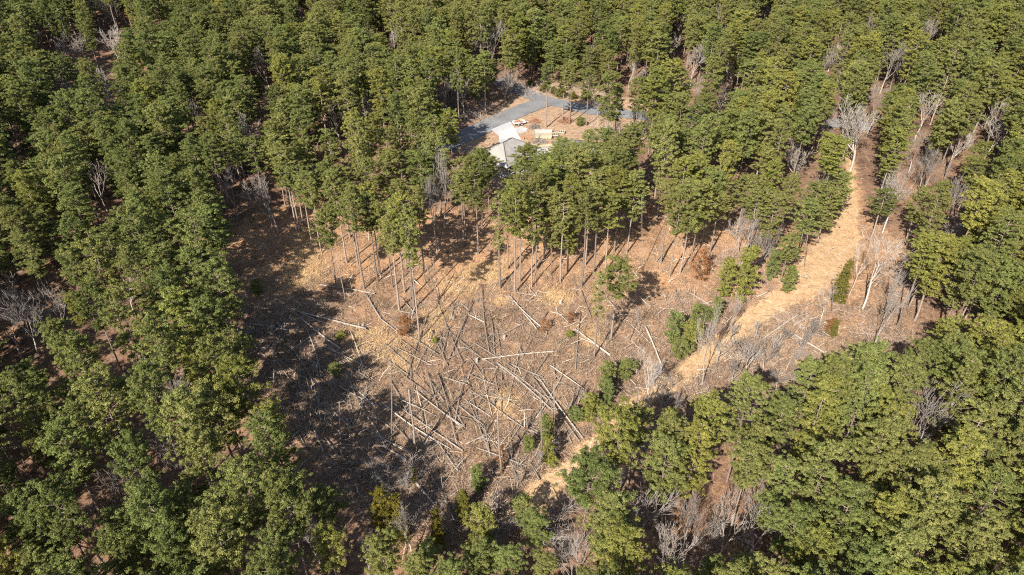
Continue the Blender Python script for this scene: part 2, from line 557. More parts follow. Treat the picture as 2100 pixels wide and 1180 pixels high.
tag(slab('driveway', [(1007, 267), (1030, 257), (1047, 251), (1053, 260), (1062, 275), (1074, 298), (1058, 316), (1030, 330), (1003, 332), (992, 317), (1017, 306), (1023, 292), (1024, 277), (1019, 271)], M_CONCRETE, .12, .16),
    'fresh white concrete driveway between road and garage', 'driveway', kind='structure')
tag(slab('sand_bed', [(1082, 297), (1100, 296), (1125, 296), (1140, 300), (1120, 312), (1098, 316), (1085, 308)], M_SAND, .1, .10),
    'pale sandy bed in front of the house', 'sand', kind='structure')
tag(slab('gravel_patch', [(1056, 263), (1070, 260), (1082, 264), (1080, 270), (1066, 274), (1058, 270)], M_GRAVEL, .1, .07),
    'grey gravel patch beside the driveway', 'gravel', kind='structure')


# ------------------------------------------------------------------ tree makers
def pine_meshes(seed, H=20.0, cb=0.5, R=3.0, nb=42, leafs=52, size=1.0, conic=False, foliage=None, wispy=1.0, psz=1.0):
    r = np.random.default_rng(seed)
    tb = MB()
    zs = np.linspace(0, H * 0.97, 9)
    wob = np.cumsum(r.normal(0, 0.05 * H / 20, (9, 2)), 0); wob[0] = 0
    axis = np.column_stack([wob, zs])
    r0 = 0.0105 * H
    tb.tube(axis, np.linspace(r0, 0.03, 9), 7, cap=False)

    def at(z): return np.array([np.interp(z, zs, wob[:, 0]), np.interp(z, zs, wob[:, 1]), z])
    puffs = []
    ph1, ph2 = r.uniform(0, 6.28, 2)
    az = r.uniform(0, 6.28)
    for i in range(nb):
        s = (i + r.uniform(0, 1)) / nb
        t = cb + (1 - cb) * s
        az += 2.4 + r.normal(0, .5)
        if conic: prof = (1 - s) ** 0.62 * (0.55 + 0.45 * min(1, s / 0.2)) * r.uniform(.7, 1.15)
        else: prof = (0.5 + 0.5 * s / 0.4) if s < 0.4 else max(0.12, 1 - ((s - 0.4) / 0.62) ** 2.2) ** 0.6
        lobe = 1 + 0.22 * sin(2 * az + ph1) + 0.16 * sin(3 * az + ph2 + 4 * s)
        L = R * prof * lobe * r.uniform(0.65, 1.1)
        a0 = at(H * t * 0.985)
        d = np.array([cos(az), sin(az), 0])
        rise = (0.10 + 0.45 * s) * L if not conic else 0.12 * L
        tip = a0 + d * L + np.array([0, 0, rise])
        mid = a0 + d * L * .55 + np.array([0, 0, rise * .35])
        tb.tube([a0, mid, tip], [0.055 * H / 20, .035 * H / 20, .015], 3, cap=False)
        for f in ((1.0, .84, .68, .5) if L > 1.2 * R / 3 else (1.0, .7)):
            if r.random() > wispy: continue
            c = a0 + (tip - a0) * f + r.normal(0, .22, 3) * R / 3 * np.array([1, 1, .4])
            puffs.append((c, r.uniform(.26, .44) * (R / 3) ** .7 * psz))
            for _q in range(int(r.integers(1, 4))):
                if r.random() > wispy: continue
                c2 = c + r.normal(0, .52, 3) * R / 3 * np.array([1, 1, .26])
                puffs.append((c2, r.uniform(.20, .38) * (R / 3) ** .7 * psz))
    if not conic:
        for k in range(9):
            puffs.append((at(H * .965) + r.normal(0, .42, 3) * np.array([1, 1, .6]), r.uniform(.26, .45) * (R / 3) ** .7 * psz))
    else:
        puffs.append((at(H * .95), .3 * psz)); puffs.append((at(H * .98), .2 * psz))
    # a few dead stubs below the crown
    if cb > .3:
        for k in range(int(7)):
            z = H * r.uniform(.28, cb + .05); a = r.uniform(0, 6.28); L = r.uniform(.5, 1.6)
            b0 = at(z)
            tb.tube([b0, b0 + np.array([cos(a) * L, sin(a) * L, r.uniform(-.1, .4)])], [.035, .012], 3, cap=False)
    Vs, Qs, rn, n = [], [], [], 0
    for c, rad in puffs:
        m = max(8, int(leafs * .78 * (rad / .35) ** 1.7))
        d = unit(r.normal(size=(m * 2, 3)))
        d = d[(d[:, 2] > -0.35) | (r.random(m * 2) < .3)][:m]
        m = len(d)
        P = c + d * rad * r.uniform(.45, 1.05, (m, 1)) * np.array([1.08, 1.08, .62])
        Nn = unit(d + r.normal(0, .5, (m, 3)) + np.array([0, 0, .42]))
        V, Q = cards(P, Nn, r.uniform(.07, .115, m) * size, r.uniform(.14, .235, m) * size, r)
        Vs.append(V); Qs.append(Q + n); n += len(V)
        rn.append(np.clip(r.normal(.5, .22, m) + r.normal(0, .12), 0, 1))
    crown = mesh_np('crown', np.vstack(Vs), [np.vstack(Qs)], [foliage or M_NEEDLE], attr={'rnd': np.concatenate(rn)})
    trunk = tb.mesh('trunk', [M_BARK], True)
    return trunk, crown


def bare_meshes(seed, H=14.0, spread=0.35, bark=None, depth=5, trunk_frac=.35, lean=(0, 0), thick=1.0, twig=None):
    r = np.random.default_rng(seed)
    tb, cbm = MB(), MB()

    def grow(p, d, L, rad, lev):
        n = 4
        pts = [p]
        dd = d.copy()
        for i in range(n - 1):
            dd = unit(dd + r.normal(0, .10, 3) + np.array([0, 0, .05]))
            pts.append(pts[-1] + dd * L / (n - 1))
        r1 = rad * .62
        (tb if lev == 0 else cbm).tube(pts, np.linspace(rad, r1, n), 6 if lev < 2 else 3, cap=False)
        if lev >= depth: return
        k = 3 if lev < 2 else int(r.integers(2, 5))
        if lev == 0: k = int(r.integers(3, 5))
        for j in range(k):
            f = 1.0 if j == 0 else r.uniform(.35, 1.0)
            q = pts[0] + (pts[-1] - pts[0]) * f if lev else pts[-1] + (pts[-2] - pts[-1]) * r.uniform(0, .7)
            side = unit(np.cross(dd, unit(r.normal(size=3))))
            ang = r.uniform(.25, .75) * (1.0 if j else .45) * (spread / .35)
            nd = unit(dd * cos(ang) + side * sin(ang) + np.array([0, 0, .10]))
            grow(q, nd, L * r.uniform(.58, .82) if lev else H * .27 * r.uniform(.8, 1.2), max(.022 * thick, r1 * r.uniform(.6, .85)), lev + 1)
    grow(np.zeros(3), unit(np.array([lean[0], lean[1], 1.0])), H * trunk_frac, (.012 + .004 * thick) * H, 0)
    return tb.mesh('trunk', [bark or M_GREYBARK], True), cbm.mesh('branches', [bark or twig or M_TWIG], True)


PINES = []      # (trunk mesh, crown mesh, H, R)
for i, (H, cb, R, nb, w) in enumerate([(20, .50, 3.0, 44, 1), (20, .55, 3.3, 46, 1), (20, .45, 2.8, 46, 1), (20, .52, 3.6, 50, 1), (20, .58, 2.7, 38, 1), (20, .48, 3.1, 46, .9),
                                       (20, .60, 3.2, 42, 1), (20, .42, 2.6, 46, .92), (20, .54, 3.4, 46, .95), (20, .50, 2.5, 42, 1),
                                       (20, .30, 3.0, 60, 1), (20, .34, 3.3, 60, 1), (20, .26, 2.8, 62, .95), (20, .36, 3.1, 56, 1)]):
    t, c = pine_meshes(100 + i, H, cb, R, nb, wispy=w)
    PINES.append((t, c, H, R))
HIGH = []       # tall bare trunks with the crown only on top
for i, (cb, R, w) in enumerate([(.56, 2.6, .9), (.60, 2.4, .85), (.52, 2.9, .92), (.64, 2.2, .8)]):
    t, c = pine_meshes(200 + i, 20, cb, R, 38, wispy=w)
    HIGH.append((t, c, 20, R))
WISPY = []
for i, (cb, R, w) in enumerate([(.45, 1.5, .7), (.5, 1.9, .6)]):
    t, c = pine_meshes(230 + i, 20, cb, R, 40, wispy=w)
    WISPY.append((t, c, 20, R))
YOUNG = []
for i, R in enumerate([1.5, 1.8, 1.3]):
    t, c = pine_meshes(300 + i, 6, .07, R, 40, leafs=40, conic=False, psz=1.25, size=.9, wispy=.9)
    YOUNG.append((t, c, 6, R))
CEDAR = []
for i, R in enumerate([1.9, 2.3]):
    t, c = pine_meshes(330 + i, 8, .05, R, 60, leafs=60, conic=True, foliage=M_CEDAR, size=.75)
    CEDAR.append((t, c, 8, R))
RUST = []
for i, R in enumerate([1.8, 2.2]):
    t, c = pine_meshes(350 + i, 5, .12, R, 26, leafs=20, foliage=M_RUST, wispy=.55, size=1.0, psz=1.5)
    RUST.append((t, c, 5, R))
BARE = []
for i, (sp, tf) in enumerate([(.40, .30), (.48, .26), (.36, .36), (.54, .28), (.44, .32)]):
    t, c = bare_meshes(400 + i, 14, sp, None, 5, tf, thick=1.5)
    BARE.append((t, c, 14, 4.5))
FARBARE = [(*bare_meshes(460 + i, 14, sp, None, 5, tf, thick=1.9, twig=M_GREYBARK), 14, 4.5) for i, (sp, tf) in enumerate([(.46, .30), (.54, .26), (.42, .34)])]
SAPL = [(*bare_meshes(480 + i, 14, sp, None, 4, tf, thick=3.6), 14, 4.5) for i, (sp, tf) in enumerate([(.40, .30), (.50, .26), (.36, .36)])]
PALE = [(*bare_meshes(452 + i, 14, .36, M_PALEBARK, 5, .46, thick=.8, twig=M_TWIG), 14, 4.5) for i in range(2)]


def place(kind, proto, base, h, rw, rz=0.0, tint=(1, 1, 1), lean=(0, 0), parts=('trunk', 'crown')):
    t, c, H, R = proto
    root = link(bpy.data.objects.new(kind, None))
    root.empty_display_size = .5
    root.location = base - np.array([0, 0, .15])
    root.rotation_euler = (lean[1], lean[0], rz) if lean != (0, 0) else (0, 0, rz)
    root.scale = (rw / R, rw / R, h / H)
    a = obj(parts[0], t, root); b = obj(parts[1], c, root)
    b['tint'] = [float(v) for v in tint]
    return root


_on = ['', 'first', 'second', 'third', 'fourth', 'fifth', 'sixth', 'seventh', 'eighth', 'ninth', 'tenth', 'eleventh', 'twelfth', 'thirteenth', 'fourteenth', 'fifteenth', 'sixteenth', 'seventeenth', 'eighteenth', 'nineteenth']
_tn = ['', '', 'twent', 'thirt', 'fort', 'fift', 'sixt', 'sevent', 'eight', 'ninet']
ORD = _on[1:] + [(_tn[k // 10] + ('ieth' if k % 10 == 0 else 'y-' + _on[k % 10])) for k in range(20, 100)]

# ------------------------------------------------------------------ house in the yard
from math import atan2
A0 = hit(1051, 289, 5.4); A1 = hit(1024, 304, 5.4)
HZ = float(terrain(A0[0], A0[1])) + .1
HP = hit(1177, 275, 5.4)


def hip(mb, c, L, W, rz, z0, rise, over=.5, hipf=1.0):
    """hip roof with its ridge along local x"""
    l, w = L / 2 + over, W / 2 + over
    rl = max(.02, l - w * hipf)
    V = np.array([(-l, -w, 0), (l, -w, 0), (l, w, 0), (-l, w, 0), (-rl, 0, rise), (rl, 0, rise),
                  (-l, -w, -.18), (l, -w, -.18), (l, w, -.18), (-l, w, -.18)], float)
    R = np.array([[cos(rz), -sin(rz), 0], [sin(rz), cos(rz), 0], [0, 0, 1]])
    mb.add(V @ R.T + np.array([c[0], c[1], z0]), [(0, 1, 5, 4), (2, 3, 4, 5), (0, 6, 7, 1), (1, 7, 8, 2), (2, 8, 9, 3), (3, 9, 6, 0), (6, 9, 8, 7)], [(1, 2, 5), (3, 0, 4)])


house = link(bpy.data.objects.new('house', None))
house.location = (0, 0, 0)
tag(house, 'grey roofed new house half hidden behind pines beside the white driveway', 'house')
ua = atan2(A1[1] - A0[1], A1[0] - A0[0])
ud = np.array([cos(ua), sin(ua)]); un = np.array([-sin(ua), cos(ua)])
LA, WA = 12.5, 9.0
ca = A0[:2] + ud * (LA / 2 - WA / 2)
cb_ = HP[:2] + np.array([0.0, -3.6])
cm_ = np.array([(ca[0] + cb_[0]) / 2 + 1.0, (ca[1] + cb_[1]) / 2 - 1.2])
WH = 3.0
LM = cb_[0] - ca[0] - 1.5
blocks = [(ca, LA, WA, ua, WH, 3.0), (cb_, 11.0, 8.4, pi / 2, WH + .013, 2.4), (cm_, LM, 8.0, atan2(cb_[1] - ca[1], cb_[0] - ca[0]), WH - .21, 1.9)]
for k, (c, L, W, rz, wh, rise) in enumerate(blocks):
    wb = MB(); wb.box((c[0], c[1], HZ + wh / 2 - .6), (L, W, wh + 1.0), rz)
    obj('wall', wb.mesh('wall', [M_SIDING]), house)
    rb = MB(); hip(rb, c, L, W, rz, HZ + wh, rise)
    ro = obj('roof', rb.mesh('roof', [M_SHINGLE]), house)
    # ridge and hip caps, white fascia boards
    l, w = L / 2 + .5, W / 2 + .5; rl = max(.02, l - w)
    Rm = np.array([[cos(rz), -sin(rz)], [sin(rz), cos(rz)]])
    def tr(x, y, z): return np.array([*(Rm @ np.array([x, y]) + c), HZ + wh + z])
    cap = MB()
    for a, b in (((-rl, 0, rise), (rl, 0, rise)), ((-l, -w, 0), (-rl, 0, rise)), ((-l, w, 0), (-rl, 0, rise)), ((l, -w, 0), (rl, 0, rise)), ((l, w, 0), (rl, 0, rise))):
        cap.tube([tr(*a) + (0, 0, .03), tr(*b) + (0, 0, .03)], .10, 4)
    obj('ridge_cap', cap.mesh('ridge_cap', [M_RIDGE]), ro)
    fa = MB()
    for (x, y, sx, sy) in ((0, -w - .03, 2 * l + .1, .05), (0, w + .03, 2 * l + .1, .05), (-l - .03, 0, .05, 2 * w), (l + .03, 0, .05, 2 * w)):
        p = tr(x, y, -.11)
        fa.box(p, (sx, sy, .24), rz)
    obj('fascia', fa.mesh('fascia', [M_TRIM]), ro)
    for sgn in (-1, 1):
        for x in np.arange(-L / 2 + 1.8, L / 2 - 1, 3.2):
            wf = MB(); p = tr(x, sgn * (W / 2 + .02), -1.35)
            wf.box(p, (1.3, .08, 1.5), rz)
            f = obj('window', wf.mesh('window', [M_TRIM]), house)
            gb = MB(); gb.box(tr(x, sgn * (W / 2 + .05), -1.35), (1.06, .08, 1.26), rz)
            obj('pane', gb.mesh('pane', [M_GLASS]), f)
    vb = MB(); p = tr(rl * .3, -w * .45, rise * .55 + .12)
    vb.box(p, (.45, .45, .35), rz)
    obj('roof_vent', vb.mesh('roof_vent', [M_RUBBER]), ro)
gd = MB()
p = ca - un * 0 ; gdir = un if un[1] > 0 else -un
gp = ca + gdir * (WA / 2 + .03)
gd.box((gp[0], gp[1], HZ + 1.15), (5.2, .08, 2.3), ua)
obj('garage_door', gd.mesh('garage_door', [M_TRIM]), house)
dk = MB()
dp = hit(1040, 362)
dk.box((dp[0], dp[1], dp[2] + .9), (3.4, 2.4, .14), ua)
for sx in (-1.5, 1.5):
    for sy in (-1, 1): dk.box((dp[0] + sx, dp[1] + sy, dp[2] + .4), (.14, .14, 1.0), 0)
for sx in np.linspace(-1.6, 1.6, 9): dk.box((dp[0] + sx * cos(ua), dp[1] + sx * sin(ua), dp[2] + 1.45), (.06, .06, 1.0), ua)
dk.box((dp[0], dp[1], dp[2] + 1.98), (3.4, .1, .08), ua)
obj('deck', dk.mesh('deck', [M_TRIM]), house)

# ------------------------------------------------------------------ yard objects
def lumber_stack(u, v, nx, ny, nz, L, w, h, rz, label, m, gap=.02):
    p = hit(u, v)
    root = link(bpy.data.objects.new('lumber_stack', None)); root.location = p
    tag(root, label, 'lumber stack', 'building materials in the yard')
    for s in (-L * .35, 0, L * .35):
        mb = MB(); mb.box((s, 0, .06), (.12, ny * w, .16))
        obj('bearer', mb.mesh('bearer', [M_LOG]), root)
    r = np.random.default_rng(int(u))
    mb = MB()
    for k in range(nz):
        for j in range(ny):
            if k == nz - 1 and r.random() < .35: continue
            mb.box((r.normal(0, L * .03), (j - (ny - 1) / 2) * w, .15 + h / 2 + k * h), (L * r.uniform(.93, 1.02), w - gap * 2, h - gap))
    obj('boards', mb.mesh('boards', [m]), root)
    root.rotation_euler = (0, 0, rz)
    return root


lumber_stack(1114, 273, 1, 4, 3, 4.6, .32, .2, .03, 'long pale wrapped lumber stack behind the cream board pile', M_LUMBERW)
lumber_stack(1106, 282, 1, 6, 4, 2.6, .34, .16, .05, 'cream board pile, left one of two before the long lumber stack', M_LUMBER)
lumber_stack(1122, 283, 1, 6, 5, 2.4, .34, .16, -.1, 'cream board pile, right one of two before the long lumber stack', M_LUMBER)


def wall_frame(u, v, w, d, rz, label):
    p = hit(u, v)
    root = link(bpy.data.objects.new('timber_frame', None)); root.location = p; root.rotation_euler = (0, 0, rz)
    tag(root, label, 'timber frame', 'building materials in the yard')
    for s in (-1, 1):
        mb = MB(); mb.box((0, s * d / 2, .45), (w, .14, .3)); obj('rail', mb.mesh('rail', [M_LUMBER]), root)
    for s in np.linspace(-.5, .5, 4):
        mb = MB(); mb.box((s * w, 0, .45), (.12, d - .15, .28)); obj('stud', mb.mesh('stud', [M_LUMBER]), root)
    for s in (-1, 1):
        mb = MB(); mb.box((s * w * .35, 0, .15), (.2, d * .9, .3)); obj('bearer', mb.mesh('bearer', [M_LOG]), root)


wall_frame(1137, 279, 1.7, 2.0, .1, 'open timber frame lying flat at the right end of the board piles')
wall_frame(1152, 274, 1.5, 1.5, -.2, 'small open timber frame farthest right of the lumber')

tp = hit(1064, 256)
tr_ = link(bpy.data.objects.new('utility_trailer', None)); tr_.location = tp; tr_.rotation_euler = (0, 0, .35)
tag(tr_, 'low utility trailer carrying reddish rubble beside the driveway', 'trailer')
mb = MB(); mb.box((0, 0, .62), (3.2, 1.7, .12)); obj('bed', mb.mesh('bed', [M_METAL]), tr_)
mb = MB()
for s in (-1, 1): mb.box((0, s * .86, .82), (3.2, .06, .3))
for s in (-1, 1): mb.box((s * 1.6, 0, .82), (.06, 1.66, .3))
obj('side_rail', mb.mesh('side_rail', [M_TRIM]), tr_)
mb = MB(); mb.tube([(1.6, .5, .55), (2.7, 0, .5)], .05, 5); mb.tube([(1.6, -.5, .55), (2.7, 0, .5)], .05, 5); obj('drawbar', mb.mesh('drawbar', [M_METAL]), tr_)
for s in (-1, 1):
    for x in (-.45, .45):
        mb = MB(); mb.tube([(x, s * .92, .34), (x, s * 1.12, .34)], .34, 14); wh_ = obj('wheel', mb.mesh('wheel', [M_RUBBER]), tr_)
        mb = MB(); mb.tube([(x, s * 1.10, .34), (x, s * 1.14, .34)], .17, 10); obj('rim', mb.mesh('rim', [M_METAL]), wh_)
rr = np.random.default_rng(5)


def heap(name, center, rad, n, smin, smax, m, hgt, label, cat, group=None):
    mb = MB()
    for k in range(n):
        a = rr.uniform(0, 6.28); q = rad * rr.random() ** .6
        x, y = center[0] + cos(a) * q * 1.3, center[1] + sin(a) * q
        z = center[2] + hgt * (1 - q / rad) * rr.uniform(.5, 1)
        s = rr.uniform(smin, smax)
        V = unit(rr.normal(size=(8, 3))) * s * rr.uniform(.6, 1, (8, 1)) * np.array([1, 1, .7])
        mb.box((x, y, z + s * .2), (s * rr.uniform(.7, 1.4), s, s * rr.uniform(.4, .9)), rr.uniform(0, 3))
    return tag(obj(name, mb.mesh(name, [m])), label, cat, group)


heap('rubble_heap', tp + np.array([0, 0, .68]), .9, 60, .15, .4, M_RUBBLE, .5, 'reddish rubble heap loaded on the utility trailer', 'rubble')
heap('rock_heap', hit(1080, 283), 1.2, 30, .2, .5, M_RUBBLE, .3, 'small reddish rock heap left of the board piles', 'rocks')


def twig_heap(name, u, v, rad, hgt, n, m, label, cat='brush pile', group='brush piles'):
    p = hit(u, v)
    mb = MB()
    for k in range(n):
        a = rr.uniform(0, 6.28); q = rad * rr.random() ** .7
        c = p + np.array([cos(a) * q, sin(a) * q, rr.uniform(.05, hgt) * (1 - .6 * q / rad)])
        d = unit(rr.normal(size=3) * np.array([1, 1, .35])) * rr.uniform(.3, 1.2)
        mb.tube([c - d, c + d], [rr.uniform(.02, .05), .012], 3, cap=False)
    return tag(obj(name, mb.mesh(name, [m])), label, cat, group)


twig_heap('brush_pile', 1097, 250, 1.6, 1.0, 160, M_RUBBLE, 'rusty brush pile in the yard left of the tall pine trunks')
twig_heap('brush_pile', 1158, 250, 1.9, 1.4, 220, M_RUBBLE, 'rusty brush pile around the feet of two tall yard pines')
twig_heap('brush_pile', 1096, 262, 1.4, .9, 140, M_TWIG, 'grey brush pile behind the cream lumber')
twig_heap('brush_pile', 1108, 291, 2.2, .5, 160, M_TWIG, 'low dark brush pile between lumber and sandy bed')
for k, (u, v, lab) in enumerate([(1142, 238, 'thin wooden stake beside the tall yard pines'), (1209, 248, 'thin wooden stake at the right edge of the yard'), (1086, 245, 'thin wooden stake near the road bend'), (1131, 262, 'thin wooden stake between brush pile and lumber')]):
    p = hit(u, v); mb = MB(); mb.tube([p, p + np.array([.02, 0, 1.5])], .05, 5)
    mb.box(p + np.array([0, 0, 1.45]), (.16, .08, .2))
    tag(obj('wooden_stake', mb.mesh('wooden_stake', [M_LOG])), lab, 'stake', 'stakes in the yard')

# ------------------------------------------------------------------ pines: the ones at the edge of the clearing, one by one
TINTS = {'yellow-green': (1.14, 1.11, .85), 'olive': (1.04, 1.02, .96), 'deep green': (.80, .87, .80), 'mid green': (.95, .99, .92)}
EDGE = [  # base u, v, top v, crown half width m, kind, tint, lean(px of top), label
    (609, 474, 300, 2.3, 'H', 'olive', 0), (615, 474, 318, 2.0, 'H', 'mid green', 0), (623, 462, 300, 2.2, 'H', 'olive', 0), (518, 433, 262, 2.4, 'H', 'deep green', 0), (547, 438, 280, 2.3, 'H', 'deep green', 0),
    (473, 463, 272, 2.6, 'H', 'deep green', 0), (691, 596, 428, 2.4, 'P', 'olive', 1), (747, 593, 395, 2.5, 'H', 'mid green', 0), (711, 540, 350, 2.4, 'H', 'olive', 0), (775, 579, 395, 2.2, 'H', 'mid green', 0),
    (780, 564, 372, 2.4, 'H', 'yellow-green', 0), (819, 636, 440, 2.3, 'H', 'olive', 0), (850, 634, 395, 2.5, 'H', 'yellow-green', 0), (860, 697, 425, 1.9, 'H', 'mid green', 0), (834, 553, 372, 2.4, 'H', 'olive', 0),
    (950, 510, 350, 2.2, 'H', 'mid green', 0), (981, 521, 342, 2.3, 'H', 'olive', 0), (955, 492, 322, 2.3, 'H', 'olive', 0), (1025, 592, 388, 1.7, 'W', 'mid green', 0), (1041, 553, 384, 1.7, 'H', 'deep green', 0),
    (1056, 603, 372, 2.6, 'H', 'yellow-green', 0), (1066, 579, 384, 2.2, 'H', 'olive', 0), (1099, 556, 352, 2.9, 'H', 'olive', 0), (1115, 530, 344, 2.5, 'H', 'mid green', 0), (1120, 515, 328, 2.6, 'H', 'yellow-green', 0),
    (1149, 580, 395, 2.2, 'H', 'olive', 0), (1164, 559, 355, 2.7, 'P', 'yellow-green', 0), (1192, 589, 385, 2.4, 'H', 'olive', 0), (1217, 562, 385, 2.4, 'H', 'olive', 0), (1259, 518, 346, 3.2, 'P', 'yellow-green', 0),
    (1373, 570, 385, 2.4, 'H', 'olive', 0), (1394, 562, 372, 3.2, 'P', 'mid green', 0), (1253, 697, 530, 2.7, 'P', 'mid green', 0), (1218, 735, 556, 1.5, 'W', 'olive', 0),
    (1003, 425, 320, 2.6, 'P', 'olive', 0), (985, 405, 305, 2.4, 'P', 'mid green', 0), (1153, 376, 285, 3.3, 'P', 'deep green', 0), (1080, 382, 297, 2.9, 'P', 'yellow-green', 0), (1121, 402, 321, 2.7, 'P', 'yellow-green', 0), (1232, 384, 262, 3.5, 'P', 'mid green', 0), (1245, 408, 308, 3.0, 'P', 'olive', 0), (1192, 405, 330, 2.4, 'P', 'olive', 0),
    (1786, 490, 385, 2.6, 'H', 'deep green', 0), (1864, 631, 525, 2.2, 'H', 'mid green', 0), (1907, 608, 490, 2.6, 'H', 'olive', 0), (1923, 615, 486, 3.0, 'H', 'yellow-green', 0), (1947, 628, 515, 2.4, 'H', 'mid green', 0),
    (1120, 262, 128, 2.4, 'H', 'deep green', 0), (1153, 252, 132, 2.3, 'H', 'mid green', 0), (1168, 254, 122, 2.3, 'H', 'olive', 0), (1202, 259, 138, 2.3, 'H', 'deep green', 0),
    (1600, 580, 478, 1.9, 'P', 'olive', 0), (435, 690, 510, 2.7, 'P', 'mid green', 0), (1455, 520, 395, 2.6, 'H', 'olive', 0), (1510, 480, 360, 2.7, 'H', 'mid green', 0),
    (1700, 470, 352, 2.4, 'P', 'deep green', 0), (1650, 500, 372, 2.6, 'P', 'olive', 0), (1250, 1052, 835, 2.9, 'P', 'yellow-green', 0), (1490, 990, 770, 2.3, 'P', 'mid green', 0), (1420, 1010, 815, 2.4, 'P', 'yellow-green', 0),
    (395, 905, 652, 2.8, 'P', 'mid green', 0), (330, 840, 590, 2.7, 'P', 'olive', 0), (255, 940, 690, 2.7, 'P', 'deep green', 0), (300, 1010, 760, 2.7, 'P', 'mid green', 0), (395, 1010, 745, 2.6, 'P', 'deep green', 0), (455, 1060, 800, 2.5, 'P', 'olive', 0), (405, 745, 545, 2.6, 'P', 'mid green', 0), (340, 720, 500, 2.6, 'P', 'olive', 0), (600, 1085, 852, 2.7, 'P', 'deep green', 0), (480, 1120, 885, 2.7, 'P', 'olive', 0), (560, 1180, 945, 2.6, 'P', 'mid green', 0), (640, 1215, 975, 2.6, 'P', 'deep green', 0),
    (700, 1225, 1082, 2.0, 'P', 'yellow-green', 0), (805, 1245, 1095, 2.2, 'P', 'mid green', 0), (520, 1290, 1045, 2.6, 'P', 'olive', 0), (610, 1270, 1090, 2.2, 'P', 'deep green', 0), (660, 520, 352, 2.4, 'P', 'olive', 0), (735, 545, 372, 2.3, 'H', 'mid green', 0), (805, 590, 412, 2.2, 'H', 'olive', 0), (830, 600, 405, 2.3, 'P', 'mid green', 0), (640, 500, 335, 2.2, 'H', 'mid green', 0), (690, 505, 330, 2.3, 'P', 'deep green', 0),
    (1090, 590, 405, 2.1, 'H', 'mid green', 0), (1130, 565, 385, 2.2, 'P', 'olive', 0), (1200, 545, 365, 2.5, 'P', 'olive', 0), (1240, 560, 395, 2.3, 'H', 'yellow-green', 0), (1285, 520, 350, 2.5, 'P', 'olive', 0), (1355, 540, 370, 2.3, 'H', 'olive', 0), (1415, 545, 372, 2.4, 'P', 'yellow-green', 0), (870, 560, 380, 2.0, 'H', 'olive', 0), (1440, 500, 350, 2.5, 'P', 'mid green', 0), (1560, 545, 395, 2.3, 'P', 'olive', 0), (1530, 520, 385, 2.2, 'H', 'olive', 0), (1630, 540, 405, 2.2, 'P', 'mid green', 0), (1675, 500, 380, 2.2, 'P', 'olive', 0),
    (1090, 166, 72, 2.6, 'B', 'deep green', 0), (1130, 172, 82, 2.6, 'B', 'mid green', 0), (1165, 180, 88, 2.7, 'B', 'deep green', 0), (1206, 187, 96, 2.6, 'B', 'mid green', 0), (1243, 198, 102, 2.6, 'B', 'olive', 0), (1064, 150, 62, 2.6, 'B', 'mid green', 0), (1108, 152, 68, 2.6, 'B', 'olive', 0), (1148, 158, 75, 2.6, 'B', 'deep green', 0), (1188, 168, 84, 2.6, 'B', 'mid green', 0), (1228, 178, 92, 2.6, 'B', 'olive', 0),
    (1390, 1010, 900, 1.5, 'H', 'olive', 0), (545, 965, 735, 2.6, 'P', 'yellow-green', 0), (1560, 990, 815, 2.3, 'P', 'mid green', 0), (1345, 1045, 850, 2.2, 'P', 'olive', 0),
]
pines = []      # dict(base, h, rw, proto, tint name, hand)
protos = {'B': PINES[10:], 'P': PINES, 'H': HIGH, 'W': WISPY}
for k, (u, v, tv, rw, kd, tn, ln) in enumerate(EDGE):
    b = hit(u, v)
    h = height_for(b, tv)
    pines.append(dict(base=b, h=h, rw=rw, proto=protos[kd][k % len(protos[kd])], tint=tn, hand=True, rz=float(rng.uniform(0, 6.28))))

